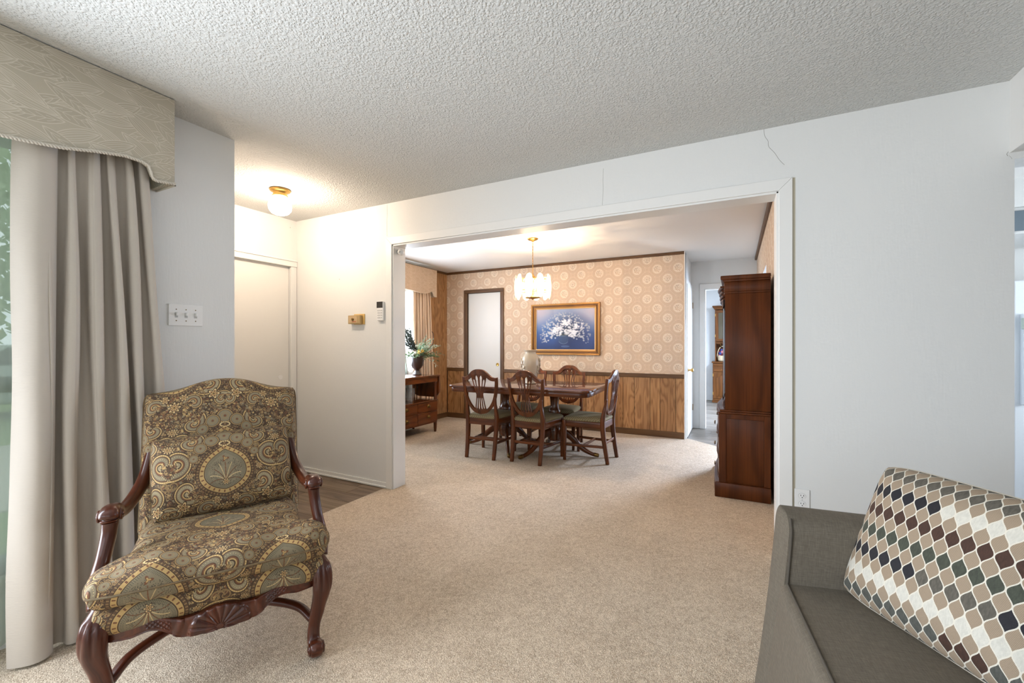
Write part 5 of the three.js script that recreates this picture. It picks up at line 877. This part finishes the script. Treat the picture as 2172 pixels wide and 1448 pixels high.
// china cabinet, bow-fronted, side towards the camera
{
  const c = thing('china_cabinet', 'tall dark mahogany bow front china cabinet beside the opening', 'cabinet', [0.248, 0, -4.38], 0);
  // plan outline: back at x = 0, front towards -x, bowed in the middle
  const plan = (f, z0, z1, bow) => { const p = [[0, z0], [0, z1], [-f, z1]]; for (let i = 1; i < 24; i++) { const t = i / 24; p.push([-f - bow * Math.pow(Math.sin(Math.PI * t), 1.4), lerp(z1, z0, t)]); } p.push([-f, z0]); return p; };
  const slab = (f, z0, z1, bow, y0, y1, bev = 0.004) => { const g = extrude(poly(plan(f, z0, z1, bow).map(([x, z]) => [x, -z])), y1 - y0, bev, 4, 2); g.rotateX(-Math.PI / 2); g.translate(0, y0, 0); return crease(boxUV(g), 0.5); };
  const n = 0.515;
  mesh('plinth', slab(0.392, -n, n, 0.02, 0, 0.118, 0.006), cabinetWood, c);
  mesh('lower_case', slab(0.350, -n + 0.02, n - 0.028, 0.022, 0.118, 0.672), cabinetWood, c);
  for (const [z0, z1, x0, x1, y0, y1] of [[n - 0.03, n - 0.014, -0.362, -0.31, 0.118, 0.672], [n - 0.03, n - 0.014, -0.045, 0, 0.118, 0.672], [n - 0.03, n - 0.014, -0.31, -0.045, 0.635, 0.672]]) mesh('side_frame', box(x0, x1, y0, y1, z0, z1, 0.003, 'y', rnd(), rnd()), cabinetWood, c);
  mesh('waist_moulding', merge([slab(0.366, -n + 0.01, n - 0.008, 0.026, 0.672, 0.690, 0.006), slab(0.356, -n + 0.015, n - 0.014, 0.02, 0.690, 0.705, 0.005)]), cabinetWood, c);
  mesh('upper_case', slab(0.318, -n + 0.03, n - 0.022, 0.0, 0.705, 1.640), cabinetWood, c);
  mesh('frieze', merge([slab(0.322, -n + 0.025, n - 0.018, 0.03, 1.640, 1.655, 0.004), slab(0.322, -n + 0.028, n - 0.02, 0.02, 1.655, 1.735)]), cabinetWood, c);
  mesh('cornice', merge([slab(0.334, -n + 0.01, n - 0.006, 0.0, 1.735, 1.752, 0.005), slab(0.350, -n, n + 0.004, 0.0, 1.750, 1.784, 0.008)]), cabinetWood, c);
  for (const [y, f] of [[1.60, 0.335], [1.63, 0.34], [1.665, 0.345], [1.70, 0.355]]) mesh('front_moulding', slab(f, -n + 0.12, n - 0.12, 0.03, y, y + 0.016, 0.005), cabinetWood, c);
  // curved glass doors with ring pulls
  for (const q of [-1, 1]) {
    const zA = q > 0 ? 0.004 : -0.46, zB2 = q > 0 ? 0.46 : -0.004, bowAt = (z) => -0.320 - 0.014 * Math.pow(Math.cos(z / 0.49 * Math.PI / 2), 1.4);
    const strip = (z0, z1, y0, y1, o) => gridGeo(14, 2, (a, b) => { const z = lerp(z0, z1, a); return [bowAt(z) - o, lerp(y0, y1, b), z]; }, { flip: true });
    const door = mesh('door', merge([strip(zA, zB2, 0.715, 0.765, 0.012), strip(zA, zB2, 1.55, 1.60, 0.012), strip(zA, zA + 0.045, 0.715, 1.60, 0.012), strip(zB2 - 0.045, zB2, 0.715, 1.60, 0.012)]), cabinetWood, c);
    mesh('pane', strip(zA + 0.04, zB2 - 0.04, 0.76, 1.555, 0.006), phys({ color: '#2a2523', roughness: 0.04, clearcoat: 1, clearcoatRoughness: 0.02 }), door);
    mesh('door_pull', at(new THREE.TorusGeometry(0.018, 0.004, 8, 20).rotateY(Math.PI / 2), bowAt(q * 0.03) - 0.026, 1.225, q * 0.03), oldBrass, door);
  }
  for (const [y0, y1] of [[0.14, 0.30], [0.315, 0.475], [0.49, 0.655]]) {
    const dr = mesh('drawer', gridGeo(24, 2, (a, b) => { const z = lerp(-0.44, 0.44, a); return [-0.350 - 0.030 * Math.pow(Math.cos(z / 0.515 * Math.PI / 2), 1.4) - 0.006, lerp(y0, y1, b), z]; }, { flip: true }), cabinetWood, c);
    for (const z of [-0.26, 0.26]) mesh('drawer_pull', at(new THREE.TorusGeometry(0.024, 0.004, 8, 20, Math.PI).rotateZ(Math.PI).rotateY(Math.PI / 2), -0.40, (y0 + y1) / 2, z), oldBrass, dr);
    for (const y of [y0, y1]) mesh('drawer_bead', ring(Array.from({ length: 15 }, (_, i) => { const z = lerp(-0.44, 0.44, i / 14); return [-0.352 - 0.030 * Math.pow(Math.cos(z / 0.515 * Math.PI / 2), 1.4) - 0.008, y, z]; }), 0.005, 6, 40, false), cabinetWood, dr);
  }
}
// ---------------------------------------------------------------- breakfast room and kitchen beyond
{
  const h = thing('kitchen_hutch', 'oak hutch with amber glass doors against the far kitchen wall', 'hutch', [0.17, 0, zFar], 0);
  const W = 0.585, z1 = 0.40;
  mesh('plinth', merge([box(-W - 0.01, W + 0.01, 0, 0.045, 0.02, z1 + 0.012, 0.008, 'x'), box(-W, W, 0.045, 0.075, 0.02, z1 + 0.002, 0.008, 'x')]), oak, h);
  mesh('base_case', box(-W, W, 0.07, 0.835, 0.01, z1 - 0.012, 0.005), oak, h);
  mesh('counter', box(-W - 0.02, W + 0.02, 0.835, 0.862, 0.005, z1 + 0.02, 0.008, 'x'), oak, h);
  for (let i = 0; i < 3; i++) {
    const x0 = -W + 0.012 + i * 0.39, x1 = x0 + 0.375;
    const dr = mesh('drawer', box(x0, x1, 0.655, 0.765, z1 - 0.015, z1 + 0.004, 0.005, 'x', rnd(), rnd()), oak, h); mesh('drawer_pull', at(new THREE.TorusGeometry(0.028, 0.005, 8, 16, Math.PI).rotateX(-0.5), (x0 + x1) / 2, 0.70, z1 + 0.006), brass, dr);
    mesh('frieze_panel', box(x0, x1, 0.775, 0.83, z1 - 0.015, z1 + 0.002, 0.004, 'x', rnd(), rnd()), oak, h);
    const d = mesh('door', box(x0, x1, 0.085, 0.645, z1 - 0.015, z1 + 0.004, 0.005, 'y', rnd(), rnd()), oak, h);
    const arch = extrude(poly([[x0 + 0.055, 0.135], [x1 - 0.055, 0.135], [x1 - 0.055, 0.52], [x1 - 0.10, 0.535], [(x0 + x1) / 2, 0.59], [x0 + 0.10, 0.535], [x0 + 0.055, 0.52]]), 0.012, 0.005); arch.translate(0, 0, z1 - 0.002); mesh('raised_panel', crease(boxUV(arch), 0.4), oak, d);
    for (const y of [0.16, 0.55]) mesh('hinge', box(x0 - 0.012, x0 + 0.004, y, y + 0.06, z1, z1 + 0.008, 0.002), brass, d);
  }
  const U = 0.545, zu = 0.30;
  for (const x of [-U, U - 0.022]) mesh('upper_side', box(x, x + 0.022, 0.862, 1.99, 0.005, zu, 0.004), oak, h);
  mesh('upper_back', box(-U, U, 0.862, 1.99, 0.004, 0.018), oak, h);
  mesh('upper_shelf', merge([box(-U, U, 1.235, 1.275, 0.01, zu - 0.01, 0.004, 'x'), box(-U, U, 1.6, 1.615, 0.01, zu - 0.04, 0.003, 'x')]), oak, h);
  const cor = [[0, 0], [0.012, 0], [0.03, 0.03], [0.05, 0.045], [0.05, 0.06], [0, 0.06]];
  mesh('cornice', merge([box(-U - 0.01, U + 0.01, 1.965, 2.0, 0.0, zu + 0.012, 0.006, 'x'), box(-U - 0.03, U + 0.03, 1.995, 2.02, 0.0, zu + 0.03, 0.008, 'x'), box(-U - 0.05, U + 0.05, 2.018, 2.045, 0.0, zu + 0.05, 0.006, 'x')]), oak, h);
  const amber = phys({ color: '#4a3f24', roughness: 0.3, clearcoat: 0.3 });
  for (let i = 0; i < 3; i++) {
    const x0 = -U + 0.01 + i * 0.36, x1 = x0 + 0.35, y0 = 1.285, y1 = 1.955, f = 0.058;
    const d = mesh('upper_door', merge([box(x0, x1, y0, y0 + f, zu - 0.012, zu + 0.006, 0.004, 'x'), box(x0, x1, y1 - f, y1, zu - 0.012, zu + 0.006, 0.004, 'x'), box(x0, x0 + f, y0 + f, y1 - f, zu - 0.012, zu + 0.006, 0.004), box(x1 - f, x1, y0 + f, y1 - f, zu - 0.012, zu + 0.006, 0.004)]), oak, h);
    mesh('pane', box(x0 + f - 0.005, x1 - f + 0.005, y0 + f - 0.005, y1 - f + 0.005, zu - 0.004, zu), amber, d);
    for (const y of [1.38, 1.82]) mesh('hinge', box(x0 - 0.01, x0 + 0.004, y, y + 0.055, zu + 0.002, zu + 0.010, 0.002), brass, d);
  }
  // basket of trinkets on the counter
  const b = thing('wicker_basket', 'pale handled basket of colourful bits on the oak hutch', 'basket', [-0.225, 0.862, zFar + 0.20]);
  const wick = std({ color: '#d9c7a4', roughness: 0.8 });
  const body = lathe([[0, 0.004], [0.092, 0.004], [0.10, 0.03], [0.112, 0.115], [0.116, 0.125], [0.106, 0.125], [0.095, 0.03], [0, 0.02]], 40); { const q = body.attributes.position; for (let i = 0; i < q.count; i++) { const a = Math.atan2(q.getZ(i), q.getX(i)), k = 1 + 0.02 * Math.sin(a * 30) * Math.sin(q.getY(i) * 350); q.setX(i, q.getX(i) * k); q.setZ(i, q.getZ(i) * k * 0.75); } body.computeVertexNormals(); }
  mesh('basket_body', body, wick, b);
  mesh('handle', ring(Array.from({ length: 17 }, (_, i) => { const a = Math.PI * i / 16; return [-0.108 * Math.cos(a), 0.10 + 0.225 * Math.sin(a), 0.01]; }), 0.009, 8, 60, false), wick, b);
  const cols = ['#7a2f3a', '#2f3f7d', '#c77f86', '#47325f', '#9a3f3a', '#d9d3dd', '#3b5d8a'];
  for (let i = 0; i < 22; i++) mesh('trinket', at(new THREE.IcosahedronGeometry(0.022 + 0.012 * hash(i, 1, 4), 1).scale(1, 1.25, 1), (hash(i, 2, 4) - 0.5) * 0.13, 0.13 + 0.14 * hash(i, 3, 4) * (1 - Math.abs(hash(i, 2, 4) - 0.5)), (hash(i, 4, 4) - 0.5) * 0.09), std({ color: cols[i % 7], roughness: 0.6 }), b);
}
{ // refrigerator and the steel-fronted cabinet above it, glimpsed past the end of the wall
  const f = thing('refrigerator', 'white refrigerator glimpsed at the right edge past the wall end', 'refrigerator', [2.10, 0, -4.80]);
  const en = phys({ color: '#e3e8ec', roughness: 0.25, clearcoat: 0.5 });
  mesh('cabinet', box(-0.42, 0.42, 0.02, 1.70, -0.33, 0.33, 0.02), en, f);
  const d1 = mesh('door', box(-0.42, -0.335, 0.05, 1.69, 0.335, 0.395, 0.015), en, f), d2 = mesh('door', box(-0.325, 0.42, 0.05, 1.69, 0.335, 0.395, 0.015), en, f);
  mesh('handle', box(-0.29, -0.262, 0.8, 1.45, 0.395, 0.43, 0.01), en, d2);
  mesh('note_holder', box(-0.30, -0.19, 1.34, 1.42, 0.43, 0.46, 0.006), std({ color: '#c3cfc3', roughness: 0.6 }), d2);
  const k = thing('wall_cabinet', 'dark steel fronted cabinet above the white refrigerator', 'cabinet', [2.10, 2.035, -4.80]);
  mesh('box', box(-0.45, 0.45, 0, 0.19, -0.33, 0.33, 0.004), wallPaint, k);
  mesh('steel_front', box(-0.43, 0.43, 0.02, 0.165, 0.33, 0.345, 0.003), std({ color: '#6f7b85', metalness: 0.8, roughness: 0.3 }), k);
  struct('wall_soffit', box(1.5, xFar, 2.225, CH, -5.2, -4.44), wallPaint);
  struct('wall_kitchen_inner', box(1.5, xFar, 0, CH, -5.32, -5.2), wallPaint);
}
{ // kitchen ceiling fixture that throws cool light through the opening beside the china cabinet
  const k = thing('fluorescent_fixture', 'white fluorescent ceiling fixture in the kitchen beyond the china cabinet', 'lamp', [0.95, 2.425, -6.95]);
  mesh('ceiling_stem', box(-0.05, 0.05, -0.002, 0.0145, -0.3, 0.3, 0.003), trimPaint, k);
  mesh('housing', box(-0.20, 0.20, -0.075, 0, -0.63, 0.63, 0.01), trimPaint, k);
  mesh('light_diffuser', box(-0.18, 0.18, -0.082, -0.072, -0.60, 0.60, 0.004), std({ color: '#f4f8ff', emissive: new THREE.Color(0.9, 0.95, 1), emissiveIntensity: 3 }), k);
  const l = new THREE.RectAreaLight(0xcbdfff, 215, 0.34, 1.18); l.name = 'kitchen_fixture'; l.position.set(0.95, 2.338, -6.95); l.lookAt(0.95, 0, -6.9500001); scene.add(l);
}
// ---------------------------------------------------------------- fittings on the walls and ceiling
{
  const l = thing('flush_ceiling_light', 'lit ribbed glass ceiling lamp with brass base in the entry', 'lamp', [-3.154, 0, -2.162]);
  mesh('brass_base', lathe([[0, 2.44], [0.072, 2.44], [0.076, 2.432], [0.070, 2.422], [0.052, 2.416], [0.050, 2.398], [0.056, 2.392], [0.056, 2.384], [0, 2.384]], 36), brass, l);
  const g = lathe([[0.045, 2.392], [0.056, 2.372], [0.075, 2.345], [0.083, 2.312], [0.078, 2.280], [0.060, 2.256], [0.034, 2.243], [0, 2.239]], 72); { const q = g.attributes.position; for (let i = 0; i < q.count; i++) { const a = Math.atan2(q.getZ(i), q.getX(i)), k = 1 + 0.025 * Math.cos(a * 18); q.setX(i, q.getX(i) * k); q.setZ(i, q.getZ(i) * k); } g.computeVertexNormals(); }
  mesh('glass_globe', g, std({ color: '#fff6e8', emissive: new THREE.Color(1, 0.88, 0.72), emissiveIntensity: 6, roughness: 0.3 }), l);
  const pl = new THREE.PointLight(0xffe6cf, 1.75); pl.name = 'entry_lamp'; pl.position.set(0, 2.315, 0); pl.shadow.radius = 3; pl.castShadow = true; l.add(pl);
}
{
  const s = thing('switch_plate', 'white triple light switch plate on the grey wall by the drape', 'switch', [xW, 1.3895, -1.261]);
  mesh('plate', box(0, 0.006, -0.057, 0.057, -0.082, 0.082, 0.003), plasticWhite, s);
  for (const z of [-0.046, 0, 0.046]) { mesh('toggle', box(0.004, 0.020, -0.004, 0.012, z - 0.005, z + 0.005, 0.002), plasticWhite, s); mesh('toggle_slot', box(0.005, 0.0068, -0.014, 0.014, z - 0.007, z + 0.007), plasticGrey, s); for (const y of [-0.03, 0.03]) mesh('screw', at(new THREE.SphereGeometry(0.003, 8, 6), 0.006, y, z), oldBrass, s); }
}
{
  const t = thing('thermostat', 'small gold box thermostat on the entry wall', 'thermostat', [-2.995, 1.454, zM]);
  mesh('back_plate', box(-0.045, 0.085, -0.045, 0.048, 0, 0.008, 0.002), std({ color: '#d3b06c', metalness: 0.3, roughness: 0.45 }), t);
  mesh('cover', box(-0.082, 0.062, -0.040, 0.036, 0.008, 0.042, 0.004), std({ color: '#b39a6d', metalness: 0.35, roughness: 0.4 }), t);
  mesh('cover_panel', box(-0.070, 0.030, -0.030, 0.026, 0.041, 0.044, 0.002), std({ color: '#c2a77f', metalness: 0.2, roughness: 0.5 }), t);
  mesh('dial', at(lathe([[0, 0], [0.012, 0], [0.012, 0.008], [0.009, 0.011], [0, 0.011]], 20).rotateX(Math.PI / 2), -0.020, 0, 0.043), oldBrass, t);
  mesh('indicator', box(-0.03, 0.022, -0.024, -0.018, 0.0435, 0.0448), std({ color: '#b5552f', roughness: 0.6 }), t);
}
{
  const k = thing('alarm_keypad', 'white alarm keypad with dark screen beside the opening', 'keypad', [-2.7155, 1.518, zM]);
  mesh('housing', box(-0.038, 0.038, -0.083, 0.083, 0, 0.022, 0.008), plasticWhite, k);
  mesh('screen', box(-0.036, 0.032, 0.028, 0.082, 0.018, 0.0235, 0.002), darkPlastic, k);
  for (let r = 0; r < 4; r++) for (let c = 0; c < 3; c++) mesh('key', box(-0.026 + c * 0.02, -0.014 + c * 0.02, -0.062 + r * 0.021, -0.052 + r * 0.021, 0.020, 0.0238, 0.001), plasticGrey, k);
}
{
  const m = thing('motion_sensor', 'small white motion sensor in the top corner of the opening', 'sensor', [oL + 0.012, 2.022, -2.86]);
  mesh('bracket', box(0, 0.012, -0.016, 0.02, -0.014, 0.014, 0.003), plasticGrey, m);
  const b = new THREE.SphereGeometry(1, 24, 16); b.scale(0.026, 0.028, 0.034); b.translate(0.032, 0, 0.006); mesh('housing', b, plasticWhite, m);
  mesh('lens', at(lathe([[0, 0], [0.009, 0], [0.007, 0.004], [0, 0.005]], 16).rotateX(Math.PI / 2), 0.040, -0.001, 0.038), plasticGrey, m);
}
{
  const o = thing('wall_outlet', 'white double wall outlet above the sofa arm', 'outlet', [0.324, 0.392, zM]);
  mesh('plate', box(-0.035, 0.035, -0.057, 0.057, 0, 0.006, 0.003), plasticWhite, o);
  for (const y of [-0.0215, 0.0215]) { const r = mesh('receptacle', at(lathe([[0, 0], [0.0175, 0], [0.0175, 0.0015], [0, 0.002]], 28).rotateX(Math.PI / 2).scale(1, 0.86, 1), 0, y, 0.006), plasticWhite, o); for (const x of [-0.0065, 0.0065]) mesh('slot', box(x - 0.0012, x + 0.0012, y - 0.001, y + 0.007, 0.007, 0.0086), slotDark, r); mesh('ground_hole', at(new THREE.CylinderGeometry(0.0024, 0.0024, 0.0016, 10).rotateX(Math.PI / 2), 0, y - 0.008, 0.008), slotDark, r); mesh('receptacle_rim', at(new THREE.TorusGeometry(0.0172, 0.0007, 6, 30).scale(1, 0.86, 1), 0, y, 0.0066), slotDark, r); }
  mesh('screw', at(new THREE.SphereGeometry(0.003, 8, 6), 0, 0, 0.005), plasticGrey, o);
}
renderer.render(scene, camera);
